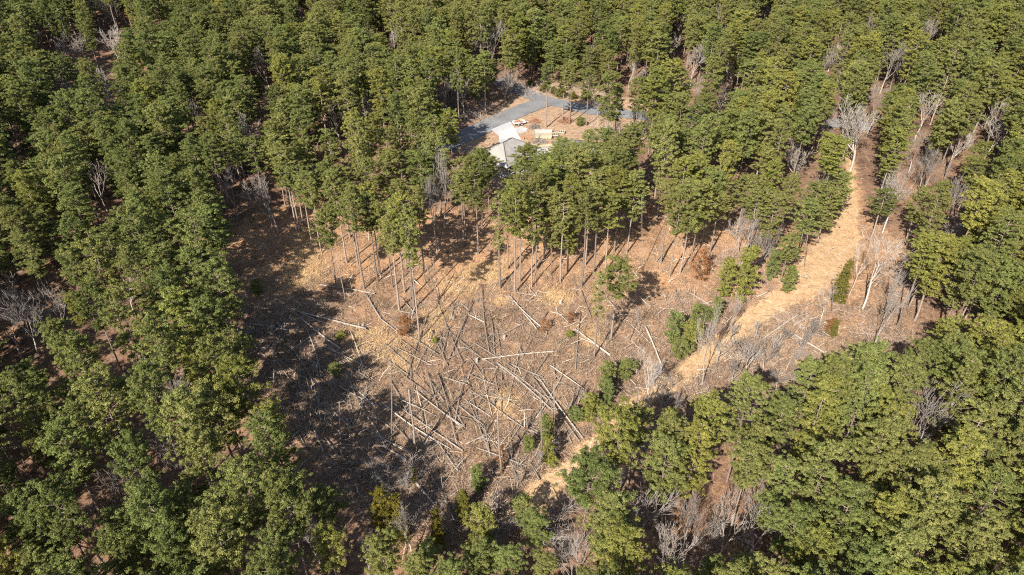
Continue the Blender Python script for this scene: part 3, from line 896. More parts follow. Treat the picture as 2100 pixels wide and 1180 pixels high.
# crowns never stand in front of these parts of the picture, where the photograph shows ground, roofs and bare trees
OPEN = [
    [(440, 480), (470, 452), (560, 438), (610, 440), (640, 425), (700, 510), (800, 500), (880, 475), (940, 465), (1030, 470), (1150, 500), (1250, 500), (1330, 410), (1352, 480), (1440, 520), (1500, 480), (1560, 490),
     (1580, 540), (1640, 520), (1700, 450), (1735, 400), (1737, 330), (1755, 330), (1770, 430), (1790, 470), (1850, 520), (1860, 560), (1880, 600), (1860, 650), (1790, 690), (1750, 740), (1655, 730), (1560, 800), (1530, 790), (1480, 770),
     (1400, 820), (1300, 835), (1240, 870), (1180, 970), (1150, 1000), (1090, 1040), (1050, 1100), (880, 1110), (770, 1020), (720, 970), (650, 930), (640, 880), (560, 830), (540, 740), (490, 720), (470, 560)],
    [(955, 268), (1010, 225), (1050, 195), (1060, 172), (1110, 172), (1180, 198), (1235, 205), (1262, 250), (1225, 262), (1195, 270), (1192, 300), (1170, 285), (1120, 300), (1062, 325), (1025, 350), (995, 325), (1012, 300), (1000, 285), (965, 285)],
    [(455, 450), (470, 405), (520, 385), (560, 390), (600, 425), (560, 445)],
    [(1850, 560), (1960, 560), (1968, 640), (1900, 690), (1850, 690)], [(1968, 1020), (2010, 1020), (2020, 1110), (1975, 1095)], [(1855, 835), (1950, 845), (1985, 930), (1905, 950)], [(0, 560), (60, 575), (90, 640), (60, 695), (0, 700)],
    [(60, 65), (110, 95), (250, 105), (245, 80), (150, 65)], [(160, 0), (265, 0), (280, 55), (230, 45)], [(1735, 235), (1800, 235), (1775, 310), (1735, 300)], [(985, 55), (1035, 60), (1030, 105), (990, 105)],
    [(200, 870), (235, 885), (235, 925), (205, 925)], [(300, 660), (345, 665), (345, 720), (295, 720)], [(1810, 105), (1855, 115), (1870, 165), (1820, 150)], [(1400, 235), (1440, 235), (1440, 250), (1400, 250)],
    [(1470, 1085), (1590, 1070), (1600, 1130), (1480, 1150)], [(1030, 170), (1060, 165), (1060, 200), (1035, 205)],
    [(235, 545), (285, 550), (285, 610), (245, 620)], [(1690, 240), (1730, 235), (1735, 265), (1690, 265)], [(1180, 1085), (1215, 1090), (1210, 1150), (1170, 1140)], [(820, 1075), (865, 1080), (860, 1120), (825, 1115)],
]
SUNNY = [[(700, 480), (760, 560), (770, 640), (760, 720), (800, 800), (860, 880), (890, 960), (930, 1020), (1040, 1020), (1120, 930), (1180, 850), (1340, 770), (1450, 690), (1500, 600), (1400, 640), (1100, 620), (900, 650), (760, 560)],
         [(1000, 268), (1050, 248), (1075, 300), (1040, 330), (1015, 310), (1022, 285)], [(960, 285), (1040, 245), (1120, 225), (1190, 240), (1190, 280), (1080, 262), (1000, 270)], [(1660, 560), (1560, 640), (1580, 650), (1690, 580), (1740, 500), (1700, 520)]]
SUNNY_W = [[tuple(hit(u, v)[:2]) for u, v in P] for P in SUNNY]
SHD = np.array([sin(SUN_AZ), cos(SUN_AZ)]) * -1 / math.tan(SUN_EL)
NOBASE = [YARD, [(1730, 280), (1755, 280), (1760, 330), (1730, 330)], [(1060, 160), (1260, 200), (1460, 228), (1640, 232), (1640, 250), (1250, 245), (1060, 200)]]
gn = np.random.default_rng(77)
gph = gn.uniform(0, 6.28, 12)


def gapn(x, y):
    return (sin(x * .071 + gph[0] + 2 * sin(y * .043 + gph[1])) + sin(y * .083 + gph[2] + 2 * sin(x * .037 + gph[3])) + .7 * sin(x * .19 + gph[4]) * sin(y * .17 + gph[5])) / 2.7


BARE_F = [  # crown centre u, v, height m, half width m   (bare trees standing among the pines)
    (230, 18, 14, 4.5), (200, 12, 14, 4), (325, 32, 12, 3.5), (80, 82, 13, 3.5), (160, 95, 13, 4), (230, 96, 13, 4), (120, 88, 12, 3.5), (195, 365, 13, 3.2), (690, 246, 12, 3.6), (535, 216, 11, 2.6), (545, 140, 12, 3.2), (355, 290, 11, 2.2),
    (1012, 82, 17, 4.0), (968, 86, 13, 3.4), (1036, 172, 9.5, 2.4), (1293, 132, 12, 2.6), (1205, 118, 13, 2.2), (912, 192, 13, 3.0), (950, 190, 12, 2.6), (1478, 22, 13, 3.4), (1560, 22, 13, 3.4), (1725, 22, 12, 2.6), (1792, 52, 13, 3.0),
    (1825, 125, 15, 4.4), (1852, 140, 14, 3.8), (2040, 82, 12, 3.0), (1690, 135, 12, 2.6), (1770, 262, 17, 5.2), (1745, 268, 14, 3.0), (2040, 275, 13, 3.6), (1885, 292, 12, 3.0), (1905, 340, 11, 2.6), (1840, 385, 14, 3.6), (1935, 172, 12, 3.2),
    (250, 575, 12, 2.8), (20, 605, 13, 3.2), (40, 650, 13, 3.0), (10, 665, 12, 3.0), (75, 640, 10, 2.4), (325, 690, 10, 2.6), (320, 705, 9, 2.4), (1905, 880, 16, 4.4), (1868, 872, 11, 2.2), (2035, 838, 11, 2.8), (215, 895, 9, 2.4), (45, 935, 11, 2.6),
    (375, 808, 9, 2.3), (335, 800, 9, 2.0), (1248, 992, 9, 1.5), (838, 1088, 9, 2.4), (1490, 1085, 12, 3.0), (1555, 1075, 13, 3.0), (1450, 1095, 11, 2.6), (1190, 1115, 11, 2.4), (1180, 1150, 9, 2.2), (745, 1140, 8, 2.0), (645, 1120, 9, 2.2),
    (1415, 1075, 11, 2.2), (1245, 235, 9, 1.8), (1228, 222, 8, 1.6), (1322, 240, 9, 2.6), (1300, 235, 9, 2.2), (545, 400, 14, 1.6), (1545, 480, 10, 2.4), (1525, 470, 9, 2.0), (1570, 500, 9, 2.2), (1480, 195, 14, 2.8), (1425, 180, 12, 2.2),
    (470, 385, 12, 2.0), (1690, 250, 12, 2.4), (940, 300, 10, 2.2), (905, 375, 17, 2.4), (2090, 170, 11, 2.6), (620, 20, 12, 3), (1940, 70, 12, 2.6), (1026, 352, 6.5, 1.1),
]
rb_ = np.random.default_rng(515)
for (u0, u1, v0, v1, n_) in ((1640, 2090, 20, 460, 16), (20, 820, 15, 400, 15), (1280, 2080, 900, 1150, 2), (1250, 1640, 15, 170, 6), (20, 420, 600, 1120, 6)):
    for _ in range(n_):
        BARE_F.append((float(rb_.uniform(u0, u1)), float(rb_.uniform(v0, v1)), float(rb_.uniform(11, 14.5)), float(rb_.uniform(2.2, 3.6))))
bares = []
for u, v, h, w in BARE_F:
    b = hit(u, v, h * .62)
    b[2] = float(terrain(b[0], b[1]))
    bares.append(dict(base=b, h=h, rw=w, uv=(u, v)))
bare_uv = np.array([(b['uv'][0], b['uv'][1], proj(b['base'])[2], b['rw'] * FPX / proj(b['base'])[2]) for b in bares])

grid = {}
def near_ok(x, y, dmin, cell=6.0):
    i, j = int(x // cell), int(y // cell)
    for a in (-1, 0, 1):
        for b in (-1, 0, 1):
            for (qx, qy, qd) in grid.get((i + a, j + b), ()):
                if (qx - x) ** 2 + (qy - y) ** 2 < ((dmin + qd) / 2) ** 2: return False
    return True


def put(x, y, d, cell=6.0): grid.setdefault((int(x // cell), int(y // cell)), []).append((x, y, d))


for p in pines: put(p['base'][0], p['base'][1], 2.6)
for b in bares: put(b['base'][0], b['base'][1], 2.6)
for k in range(60000):
    y = 30 + 330 * rng.random() ** .8
    hw = 40 + .80 * np.hypot(y, 60)
    x = rng.uniform(-hw, hw)
    d = rng.uniform(3.0, 4.6)
    if gapn(x, y) > .58: d += 1.8
    if 104 < y < 150 and -45 < x < 62: d += 1.1
    if not near_ok(x, y, d): continue
    z = float(terrain(x, y)); b = np.array([x, y, z])
    h = rng.uniform(15.5, 22); rw = rng.uniform(2.1, 3.3)
    if rng.random() < .2: h *= .74; rw *= .78
    if x < 9 and x > -24 and y < 57: h *= .5; rw *= .72
    s = proj(np.array([b, b + (0, 0, .62 * h), b + (0, 0, .97 * h), b + (-rw * .6, 0, .78 * h), b + (rw * .6, 0, .78 * h)]))
    if any(in_poly(q[:2], P) for P in OPEN for q in s[1:]): continue
    if any(in_poly(s[0][:2], P) for P in NOBASE) or in_poly(s[0][:2], OPEN[0]): continue
    if any(in_poly(b[:2] + SHD * h * f, P) for P in SUNNY_W for f in (.62, .85)): continue
    m = s[1]
    dd = np.hypot(bare_uv[:, 0] - s[1:3, 0].mean(), (bare_uv[:, 1] - s[1:3, 1].mean()) * .66)
    if np.any((dd < np.where(bare_uv[:, 1] > 700, .6, .9) * bare_uv[:, 3] + rw * FPX / m[2] * np.where(bare_uv[:, 1] > 700, .35, .55)) & (m[2] < bare_uv[:, 2] + 2)): continue
    put(x, y, d)
    left = s[1][0] < 480 + rng.normal(0, 60)
    tn = rng.choice(['deep green', 'mid green', 'olive', 'yellow-green'], p=[.58, .26, .13, .03] if left else [.12, .28, .32, .28])
    pines.append(dict(base=b, h=h, rw=rw, proto=PINES[int(rng.integers(len(PINES)))], tint=str(tn), hand=False, rz=float(rng.uniform(0, 6.28))))

# which show in the picture, and how large
for p in pines:
    s = proj(p['base'] + np.array([0, 0, .75 * p['h']]))
    p['uv'] = s[:2]; p['dist'] = s[2]
    r_ = p['rw'] * FPX / s[2]
    p['inview'] = -r_ * .4 < s[0] < 2100 + r_ * .4 and -r_ * .4 < s[1] < 1180 + r_ * .6
    p['size'] = r_ * (1.5 if p['hand'] else 1)
order = sorted([p for p in pines if p['inview']], key=lambda p: -p['size'])
solo, rest = order[:300], order[300:] + [p for p in pines if not p['inview']]
print('pines', len(pines), 'in view', len(order))

# the individual pines, labelled by their look and place
REG = {}
for p in solo:
    u, v = p['uv']
    if p['hand'] and 200 < v < 280 and u < 1215 and u > 1000 or (p['hand'] and v < 200): r_ = 'in the yard beside the road'
    elif p['hand'] and v < 420 and 1000 < u < 1260 and p['base'][1] > 135: r_ = 'in front of the house'
    elif p['hand'] and u < 660 and v < 440: r_ = 'at the clearing\'s upper left corner'
    elif p['hand'] and u < 1480 and v < 680: r_ = 'along the clearing\'s top edge'
    elif u < 640: r_ = 'in dark forest left of clearing'
    elif v < 560 and u < 1730: r_ = 'in the belt behind clearing'
    elif v < 700 and u >= 1560: r_ = 'right of the dirt track'
    elif u < 1080: r_ = 'below the clearing'
    else: r_ = 'in the lower right forest'
    REG.setdefault(r_, []).append(p)
for r_, L in REG.items():
    L.sort(key=lambda p: p['uv'][1])
    rows = max(1, int(round(len(L) / 11.0)))
    per = math.ceil(len(L) / rows)
    for k in range(rows):
        row = sorted(L[k * per:(k + 1) * per], key=lambda p: p['uv'][0])
        for i, p in enumerate(row):
            size = 'slender' if p['rw'] < 2.45 else ('broad' if p['rw'] > 3.1 else 'rounded')
            rw_ = '' if rows == 1 else ' in ' + ORD[k] + ' row from top,'
            p['label'] = f"{p['tint']} {size} pine, {ORD[i]} from left{rw_} {r_}"
            if len(p['label'].split()) > 16:
                p['label'] = f"{p['tint']} pine, {ORD[i]} from left, {ORD[k]} row, {r_}"
            p['group'] = 'pines ' + r_


def jit(t):
    v = 1 + rng.normal(0, .09)
    return (t[0] * v * (1 + rng.normal(0, .03)), t[1] * v, t[2] * v)


for p in solo:
    t = place('pine_tree', p['proto'], p['base'], p['h'], p['rw'], p['rz'], jit(TINTS[p['tint']]))
    tag(t, p['label'], 'pine tree', p['group'])

# every other pine: one mass of forest
me = bpy.data.meshes.new('far_forest')
me.vertices.add(len(rest))
me.vertices.foreach_set('co', np.array([p['base'] - (0, 0, .15) for p in rest], np.float32).ravel())
pidx = {id(p_[0]): i for i, p_ in enumerate(PINES)}
a = me.attributes.new('var', 'INT', 'POINT')
a.data.foreach_set('value', np.array([pidx.get(id(p['proto'][0]), 0) for p in rest], np.int32))
a = me.attributes.new('scl', 'FLOAT_VECTOR', 'POINT')
a.data.foreach_set('vector', np.array([(p['rw'] / p['proto'][3], p['rw'] / p['proto'][3], p['h'] / 20) for p in rest], np.float32).ravel())
a = me.attributes.new('rot', 'FLOAT_VECTOR', 'POINT')
a.data.foreach_set('vector', np.array([(0, 0, p['rz']) for p in rest], np.float32).ravel())
a = me.attributes.new('tint', 'FLOAT_COLOR', 'POINT')
a.data.foreach_set('color', np.array([(*jit(TINTS[p['tint']]), 1) for p in rest], np.float32).ravel())
far = tag(obj('pine_forest', me), 'dense mass of pine crowns filling the far hillside forest', 'forest', kind='stuff')
ng = bpy.data.node_groups.new('forest_scatter', 'GeometryNodeTree')
ng.interface.new_socket('Geometry', in_out='INPUT', socket_type='NodeSocketGeometry')
ng.interface.new_socket('Geometry', in_out='OUTPUT', socket_type='NodeSocketGeometry')
gi = ng.nodes.new('NodeGroupInput'); go = ng.nodes.new('NodeGroupOutput')
jo = ng.nodes.new('GeometryNodeJoinGeometry')


def attr_node(name, t):
    n = ng.nodes.new('GeometryNodeInputNamedAttribute'); n.data_type = t; n.inputs['Name'].default_value = name
    return n.outputs[0]


av, asc, aro = attr_node('var', 'INT'), attr_node('scl', 'FLOAT_VECTOR'), attr_node('rot', 'FLOAT_VECTOR')
for i, (t, c, H, R) in enumerate(PINES):
    jj = ng.nodes.new('GeometryNodeJoinGeometry')
    for m_ in (c, t):
        src = bpy.data.objects.new('forest_tree_source', m_)      # never linked: only lends its mesh
        oi = ng.nodes.new('GeometryNodeObjectInfo'); oi.inputs['Object'].default_value = src
        ng.links.new(oi.outputs['Geometry'], jj.inputs[0])
    cmp_ = ng.nodes.new('FunctionNodeCompare'); cmp_.data_type = 'INT'; cmp_.operation = 'EQUAL'
    ints = [s for s in cmp_.inputs if s.type == 'INT']
    ng.links.new(av, ints[0]); ints[1].default_value = i
    ip = ng.nodes.new('GeometryNodeInstanceOnPoints')
    ng.links.new(gi.outputs[0], ip.inputs['Points']); ng.links.new(cmp_.outputs[0], ip.inputs['Selection'])
    ng.links.new(jj.outputs[0], ip.inputs['Instance']); ng.links.new(asc, ip.inputs['Scale'])
    er = ng.nodes.new('FunctionNodeEulerToRotation'); ng.links.new(aro, er.inputs[0]); ng.links.new(er.outputs[0], ip.inputs['Rotation'])
    ng.links.new(ip.outputs[0], jo.inputs[0])
ng.links.new(jo.outputs[0], go.inputs[0])
md = far.modifiers.new('scatter', 'NODES'); md.node_group = ng

# ------------------------------------------------------------------ bare trees
SAP = [(1495, 700, 655), (1515, 730, 675), (1530, 770, 700), (1470, 745, 690), (1500, 790, 735), (1580, 730, 680), (1640, 720, 670), (1655, 700, 640), (1600, 705, 665), (1550, 690, 655), (1625, 800, 750), (1660, 690, 650),
       (1550, 520, 455), (1535, 530, 470), (1565, 535, 480), (1580, 545, 490), (1520, 545, 500), (480, 690, 625), (500, 640, 600), (470, 740, 680), (520, 700, 655), (760, 985, 935), (780, 1010, 965), (870, 1000, 960), (735, 1010, 960), (910, 1075, 1030), (1045, 1100, 1060), (1130, 1090, 1045),
       (1140, 940, 900), (1100, 960, 915), (1060, 1000, 965), (1340, 790, 740), (1380, 850, 800), (1300, 850, 800), (1185, 830, 790), (1270, 310, 255), (1255, 320, 270), (1285, 305, 250), (1225, 305, 262), (690, 800, 765), (600, 720, 690), (655, 770, 735)]
for k, (u, v, tv) in enumerate(sorted(SAP, key=lambda q: (q[1] > 400, q[0] > 1160, q[0]))):
    b = hit(u, v); h = height_for(b, tv)
    t = place('bare_sapling', SAPL[k % 3], b, h, h * .30, rng.uniform(0, 6.28), parts=('trunk', 'branches'))
    nm_ = 'at the right edge of the yard' if v < 400 else ('right half of the clearing' if u > 1160 else 'left half of the clearing')
    n_ = sum(1 for q in SAP if (q[1] > 400) == (v > 400) and (q[0] > 1160) == (u > 1160) and q[0] <= u)
    tag(t, f"thin grey leafless sapling, {ORD[n_ - 1]} from left, {nm_}", 'sapling', 'leafless saplings ' + nm_)
big = [  # base u,v, top v, half width m, proto, label
    (1769, 634, 488, 4.4, PALE[0], 'largest pale leafless tree right of the dirt track, wide forked crown'), (1739, 611, 490, 1.6, PALE[1], 'thin pale leafless tree left of the largest pale forked tree'),
    (1681, 668, 600, 1.9, PALE[1], 'small leaning leafless tree beside the brush right of the track'), (1810, 478, 362, 3.0, PALE[0], 'pale leafless tree standing in the pines above the sandy track bend'),
    (897, 521, 352, 2.4, BARE[2], 'tall grey leafless tree among the pines at the clearing top edge'), (460, 715, 560, 2.6, PALE[1], 'tall pale leafless tree at the dark left edge of the clearing'),
    (1325, 852, 735, 3.0, PALE[0], 'white branching leafless tree left of the lower dirt track'), (1357, 848, 762, 2.4, BARE[1], 'grey leafless tree at the lower track, right of the white one'),
    (1440, 790, 640, 1.8, BARE[2], 'slim grey leafless tree right beside the middle of the track'), (1488, 690, 600, 1.3, BARE[0], 'slim pale leafless sapling left of the track middle'),
    (1563, 765, 690, 1.8, BARE[4], 'forked leafless sapling in the thicket right of the track'), (1540, 745, 695, 1.9, BARE[3], 'low spreading leafless sapling in the thicket right of the track'),
    (1612, 760, 690, 1.6, BARE[1], 'grey leafless sapling at the right end of the track thicket'), (1590, 800, 755, 2.2, BARE[3], 'sprawling leafless sapling above the lower right pines'),
    (838, 1000, 930, 2.6, BARE[3], 'pale spreading leafless tree at the bottom edge of the clearing'), (800, 975, 925, 2.0, BARE[1], 'low grey leafless tree left along the clearing bottom edge'),
    (1110, 1120, 1070, 3.2, BARE[3], 'sprawling pale leafless tree below the end of the track'), (1150, 1060, 1010, 1.8, BARE[1], 'grey leafless sapling at the end of the dirt track'),
    (1790, 720, 585, 2.4, BARE[4], 'grey leafless tree in front of the largest pale forked tree'), (1812, 655, 545, 2.0, BARE[0], 'grey leafless tree just right of the largest pale forked tree'),
    (1245, 690, 640, .9, BARE[2], 'tiny leafless sapling under the lone wide pine'), (1310, 680, 632, .9, BARE[0], 'tiny leafless sapling right of the lone wide pine'),
]
for k, (u, v, tv, w, pr, lab) in enumerate(big):
    b = hit(u, v); h = height_for(b, tv)
    t = place('bare_tree', pr, b, h, w, rng.uniform(0, 6.28), parts=('trunk', 'branches'))
    tag(t, lab, 'bare tree', 'leafless trees around the clearing')
bares.sort(key=lambda b: b['uv'][1])
BR = [('along the top of the photo', 0, 110), ('in the forest level with the road', 110, 250), ('level with the house', 250, 420), ('in the forest beside the clearing', 420, 780), ('in the lower forest', 780, 2000)]
for nm, lo, hi in BR:
    L = sorted([b for b in bares if lo <= b['uv'][1] < hi], key=lambda b: b['uv'][0])
    for i, b in enumerate(L):
        pr = FARBARE[int(rng.integers(3))] if b['uv'][1] < 330 else BARE[int(rng.integers(5))]
        t = place('bare_tree', pr, b['base'], b['h'], b['rw'], rng.uniform(0, 6.28), parts=('trunk', 'branches'))
        tag(t, f"{'wide' if b['rw'] > 3.3 else 'small' if b['rw'] < 2.4 else 'bushy'} grey leafless tree, {ORD[i]} from left {nm}", 'bare tree', 'leafless trees among the pines')

# ------------------------------------------------------------------ young evergreens, cedars, rusty saplings
SMALL = [  # u, v base, top v, half width m, kind, label
    (1482, 613, 530, 1.3, 'Y', 'bright young pine left of the taller one beside the upper track'), (1521, 618, 510, 1.7, 'Y', 'tallest bright young pine beside the upper track'),
    (1378, 705, 640, 1.2, 'Y', 'blue-green young pine, left of the pair beside the track'), (1415, 712, 660, 1.4, 'Y', 'yellow-green young pine, right of the pair beside the track'), (1392, 735, 695, 1.2, 'Y', 'low young pine at the feet of the track-side pair'),
    (1424, 664, 622, .9, 'Y', 'slim young pine above the track-side pair'), (1464, 664, 610, .9, 'Y', 'slim young pine close to the track above the pair'), (1445, 660, 630, .8, 'Y', 'tiny dark young pine between two slim ones above the pair'),
    (1717, 622, 532, 1.7, 'C', 'olive cedar standing right of the wide sandy track'), (1242, 800, 742, 1.1, 'Y', 'young pine, topmost of the cluster left of the lower track'), (1243, 830, 780, 1.0, 'Y', 'dark young pine under the topmost one left of the lower track'),
    (1282, 775, 740, 1.3, 'Y', 'soft green young pine behind the white leafless tree'), (1207, 862, 808, 1.1, 'Y', 'bright yellow young pine in the cluster by the lower track'), (1182, 862, 838, .9, 'Y', 'small dark green young pine at the left of the track cluster'), (1232, 854, 826, .9, 'Y', 'small young pine at the right of the track cluster'),
    (1119, 905, 852, .9, 'Y', 'slim upright young pine among the logs'), (1122, 950, 898, .8, 'Y', 'slim bright young pine right below the upright one among logs'), (1133, 955, 935, .7, 'Y', 'tiny dark young pine beneath the slim bright one'), (1084, 928, 893, .7, 'Y', 'small pale young pine left of the upright one among logs'),
    (982, 1005, 960, 1.0, 'Y', 'round dark young pine near the bottom of the clearing'), (848, 992, 956, .7, 'C', 'small olive cedar beside the thick log at the clearing bottom'), (795, 1115, 998, 1.8, 'C', 'tall golden cedar at the bottom left corner of the clearing'),
    (822, 1110, 1012, 1.5, 'C', 'second golden cedar just right of the tall golden one'), (900, 1128, 1044, 1.2, 'C', 'golden-topped cedar rising from deep shade below the logs'), (952, 1066, 1003, 1.4, 'C', 'olive bushy cedar below the bottom of the log field'),
    (990, 1120, 1040, 1.3, 'Y', 'dense bright young pine below the olive bushy cedar'), (985, 1165, 1108, 1.3, 'Y', 'young pine at the bottom under the dense bright one'), (1072, 1080, 1018, 1.1, 'Y', 'green young pine beside the end of the track'),
    (530, 605, 575, .9, 'Y', 'small green shrub in the shaded grass at upper left'), (1705, 690, 655, 1.0, 'C', 'small olive cedar under the track-side leafless trees'), (1612, 600, 545, 1.1, 'Y', 'young pine at the left lip of the sandy track'), (1580, 575, 515, 1.2, 'Y', 'dark young pine uphill of the one at the sandy track lip'),
    (1433, 578, 512, 1.7, 'R', 'rusty brown-leaved sapling under the pines left of the track'), (832, 692, 652, 1.6, 'R', 'rusty brown-leaved bush between the grass patch and upper logs'), (1116, 682, 652, .8, 'R', 'small rusty bush on the clearing near the long white log'), (1170, 665, 640, .8, 'R', 'small rusty bush just below the pine row'),
    (475, 655, 598, 1.4, 'R', 'orange-brown dead sapling at the dark left edge of the clearing'), (1700, 685, 655, 1.2, 'R', 'low rusty bush beneath the leafless trees right of the track'), (1030, 960, 915, .7, 'R', 'rusty bush at the foot of the thick standing snag'), (700, 695, 680, .7, 'Y', 'tiny bright shrub above the tan grass patch'),
    (893, 705, 693, .5, 'Y', 'tiny bright shrub in the middle of the upper clearing'), (1168, 692, 678, .6, 'Y', 'tiny yellow-green shrub left of the long pale log'), (740, 185, 160, 1.6, 'R', 'brown needled pine standing in the forest at upper left'), (690, 770, 745, .8, 'Y', 'tiny shrub beside the shaded log pile'),
    (1745, 150, 108, 2.0, 'R', 'orange-brown tree in the far forest at upper right'), (1190, 258, 240, 1.1, 'Y', 'round green shrub right of the tall yard pines'), (1152, 200, 178, 2.2, 'C', 'dark green bushy cedar across the road from the yard'), (1115, 188, 172, 1.6, 'C', 'small cedar on the tan bank across the road'), (1200, 205, 185, 2.0, 'C', 'right hand cedar of the tallest three across the road'),
    (1088, 176, 163, 1.8, 'C', 'low cedar at the left end of the bank across the road'), (1135, 192, 177, 1.7, 'C', 'low cedar between two taller ones across the road'), (1175, 202, 188, 1.8, 'C', 'low cedar right of the large bushy one across the road'), (1225, 212, 194, 1.8, 'C', 'low cedar at the right end of the bank across the road'),
]
protoS = {'Y': YOUNG, 'C': CEDAR, 'R': RUST}
nameS = {'Y': ('young_pine', 'young pine'), 'C': ('cedar_tree', 'cedar'), 'R': ('rusty_sapling', 'sapling')}
for k, (u, v, tv, w, kd, lab) in enumerate(SMALL):
    b = hit(u, v); h = height_for(b, tv)
    ti = (1, 1, 1)
    if kd == 'Y': ti = (1.14, 1.10, .85) if any(s in lab for s in ('bright', 'yellow')) else ((.85, .95, .95) if 'blue' in lab or 'dark' in lab else (.95, 1.0, .92))
    if kd == 'C' and 'golden' in lab: ti = (1.02, .95, .75)
    t = place(nameS[kd][0], protoS[kd][k % len(protoS[kd])], b, h, w * (1.2 if kd == 'Y' else 1), rng.uniform(0, 6.28), ti)
    tag(t, lab, nameS[kd][1], {'Y': 'young evergreens in the clearing', 'C': 'cedars around the clearing', 'R': 'brown leaved saplings'}[kd])

# ------------------------------------------------------------------ fallen logs and snags
LOGS = [  # u0,v0,u1,v1, thickness m, tone (P pale, L grey, D dark)
    (987, 588, 1003, 725, .26, 'L'), (1008, 656, 1014, 734, .26, 'L'), (970, 620, 920, 740, .32, 'L'), (931, 625, 925, 658, .26, 'L'), (921, 673, 908, 726, .25, 'L'), (877, 652, 833, 780, .27, 'L'), (896, 620, 950, 751, .24, 'L'),
    (898, 770, 919, 838, .34, 'L'), (919, 838, 937, 916, .28, 'L'), (878, 770, 898, 838, .30, 'L'), (863, 819, 878, 922, .22, 'L'), (683, 790, 778, 838, .27, 'P'), (786, 831, 925, 924, .27, 'P'), (805, 828, 949, 928, .26, 'P'),
    (820, 822, 897, 858, .22, 'P'), (849, 804, 949, 880, .28, 'P'), (681, 846, 720, 880, .26, 'P'), (712, 856, 729, 878, .28, 'L'), (803, 867, 846, 916, .24, 'L'), (771, 895, 848, 938, .28, 'P'), (778, 917, 832, 945, .34, 'P'),
    (763, 919, 785, 946, .24, 'L'), (900, 914, 939, 968, .30, 'P'), (885, 914, 898, 953, .24, 'L'), (858, 928, 885, 955, .2, 'L'), (715, 775, 744, 846, .28, 'L'), (703, 777, 722, 843, .2, 'L'), (666, 899, 698, 945, .3, 'L'), (642, 878, 664, 929, .26, 'P'),
    (759, 770, 739, 855, .26, 'L'), (598, 636, 660, 664, .25, 'P'), (609, 644, 752, 679, .42, 'P'), (506, 667, 565, 675, .3, 'P'), (576, 678, 592, 680, .26, 'P'), (596, 658, 535, 708, .26, 'P'), (608, 666, 648, 660, .28, 'L'),
    (609, 651, 699, 720, .32, 'P'), (628, 676, 660, 778, .32, 'L'), (589, 681, 565, 739, .28, 'L'), (594, 707, 640, 780, .28, 'L'), (523, 717, 560, 717, .24, 'P'), (656, 589, 769, 606, .26, 'P'), (750, 607, 781, 657, .36, 'P'), (781, 657, 815, 685, .22, 'P'),
    (467, 668, 496, 708, .28, 'L'), (508, 680, 502, 708, .2, 'L'), (1177, 676, 1251, 732, .40, 'P'), (1190, 644, 1180, 761, .26, 'L'), (1288, 664, 1334, 708, .24, 'P'), (1322, 671, 1355, 751, .38, 'P'), (1043, 608, 1109, 673, .25, 'P'),
    (1072, 644, 1100, 680, .28, 'P'), (989, 742, 1142, 724, .24, 'P'), (1127, 730, 1093, 776, .26, 'L'), (1241, 612, 1273, 647, .26, 'P'), (1192, 600, 1212, 654, .24, 'L'), (1251, 733, 1304, 793, .2, 'P'), (1385, 600, 1404, 647, .2, 'L'),
    (1188, 695, 1215, 708, .22, 'P'), (1019, 748, 1134, 848, .38, 'P'), (1088, 773, 1188, 909, .30, 'L'), (1103, 775, 1195, 902, .28, 'P'), (1178, 812, 1159, 861, .3, 'P'), (953, 778, 934, 865, .28, 'L'), (963, 809, 1068, 826, .2, 'P'),
    (956, 826, 1007, 858, .22, 'P'), (1075, 865, 1032, 928, .28, 'L'), (968, 855, 1022, 926, .26, 'L'), (986, 899, 1020, 912, .22, 'P'), (1058, 895, 1083, 931, .28, 'L'), (1036, 922, 1054, 970, .3, 'L'), (1087, 952, 1106, 987, .28, 'L'),
    (900, 843, 954, 882, .28, 'P'), (925, 833, 954, 880, .26, 'L'), (851, 991, 894, 1043, .42, 'P'), (879, 969, 931, 1067, .32, 'L'), (918, 940, 940, 970, .3, 'P'), (885, 996, 887, 1031, .24, 'L'), (890, 1003, 894, 1042, .24, 'L'),
    (1014, 1013, 1007, 1055, .32, 'L'), (1023, 1012, 1020, 1058, .22, 'L'), (996, 1040, 1024, 1076, .28, 'P'), (1013, 1035, 1034, 1050, .24, 'P'), (1045, 945, 1058, 981, .28, 'L'), (1566, 698, 1639, 647, .34, 'P'), (1622, 686, 1705, 736, .32, 'P'),
    (1414, 605, 1455, 629, .30, 'P'), (1514, 639, 1541, 614, .28, 'P'), (1551, 614, 1576, 600, .36, 'P'), (1490, 663, 1503, 649, .26, 'P'), (1424, 776, 1458, 764, .28, 'P'), (1428, 762, 1457, 761, .34, 'P'), (815, 640, 856, 650, .2, 'L'),
    (945, 625, 964, 640, .22, 'P'), (961, 648, 994, 664, .24, 'P'), (820, 612, 850, 645, .22, 'P'), (1056, 603, 1115, 612, .2, 'P'), (1045, 570, 1012, 588, .26, 'L'), (1075, 584, 1100, 612, .2, 'P'), (560, 735, 600, 790, .24, 'L'), (1620, 560, 1655, 575, .24, 'P'),
    (1630, 520, 1650, 540, .24, 'P'), (880, 660, 915, 640, .24, 'L'), (1030, 690, 1085, 660, .18, 'L'), (1140, 640, 1172, 670, .2, 'P'), (1345, 540, 1360, 520, .3, 'L'), (1380, 700, 1372, 735, .2, 'L'), (1010, 870, 985, 905, .2, 'L'), (1160, 880, 1172, 912, .22, 'L'),
]
rl = np.random.default_rng(404)
TANGLE = [(560, 700), (700, 690), (900, 700), (1100, 690), (1180, 780), (1150, 880), (1040, 960), (900, 980), (760, 930), (640, 850), (580, 780)]
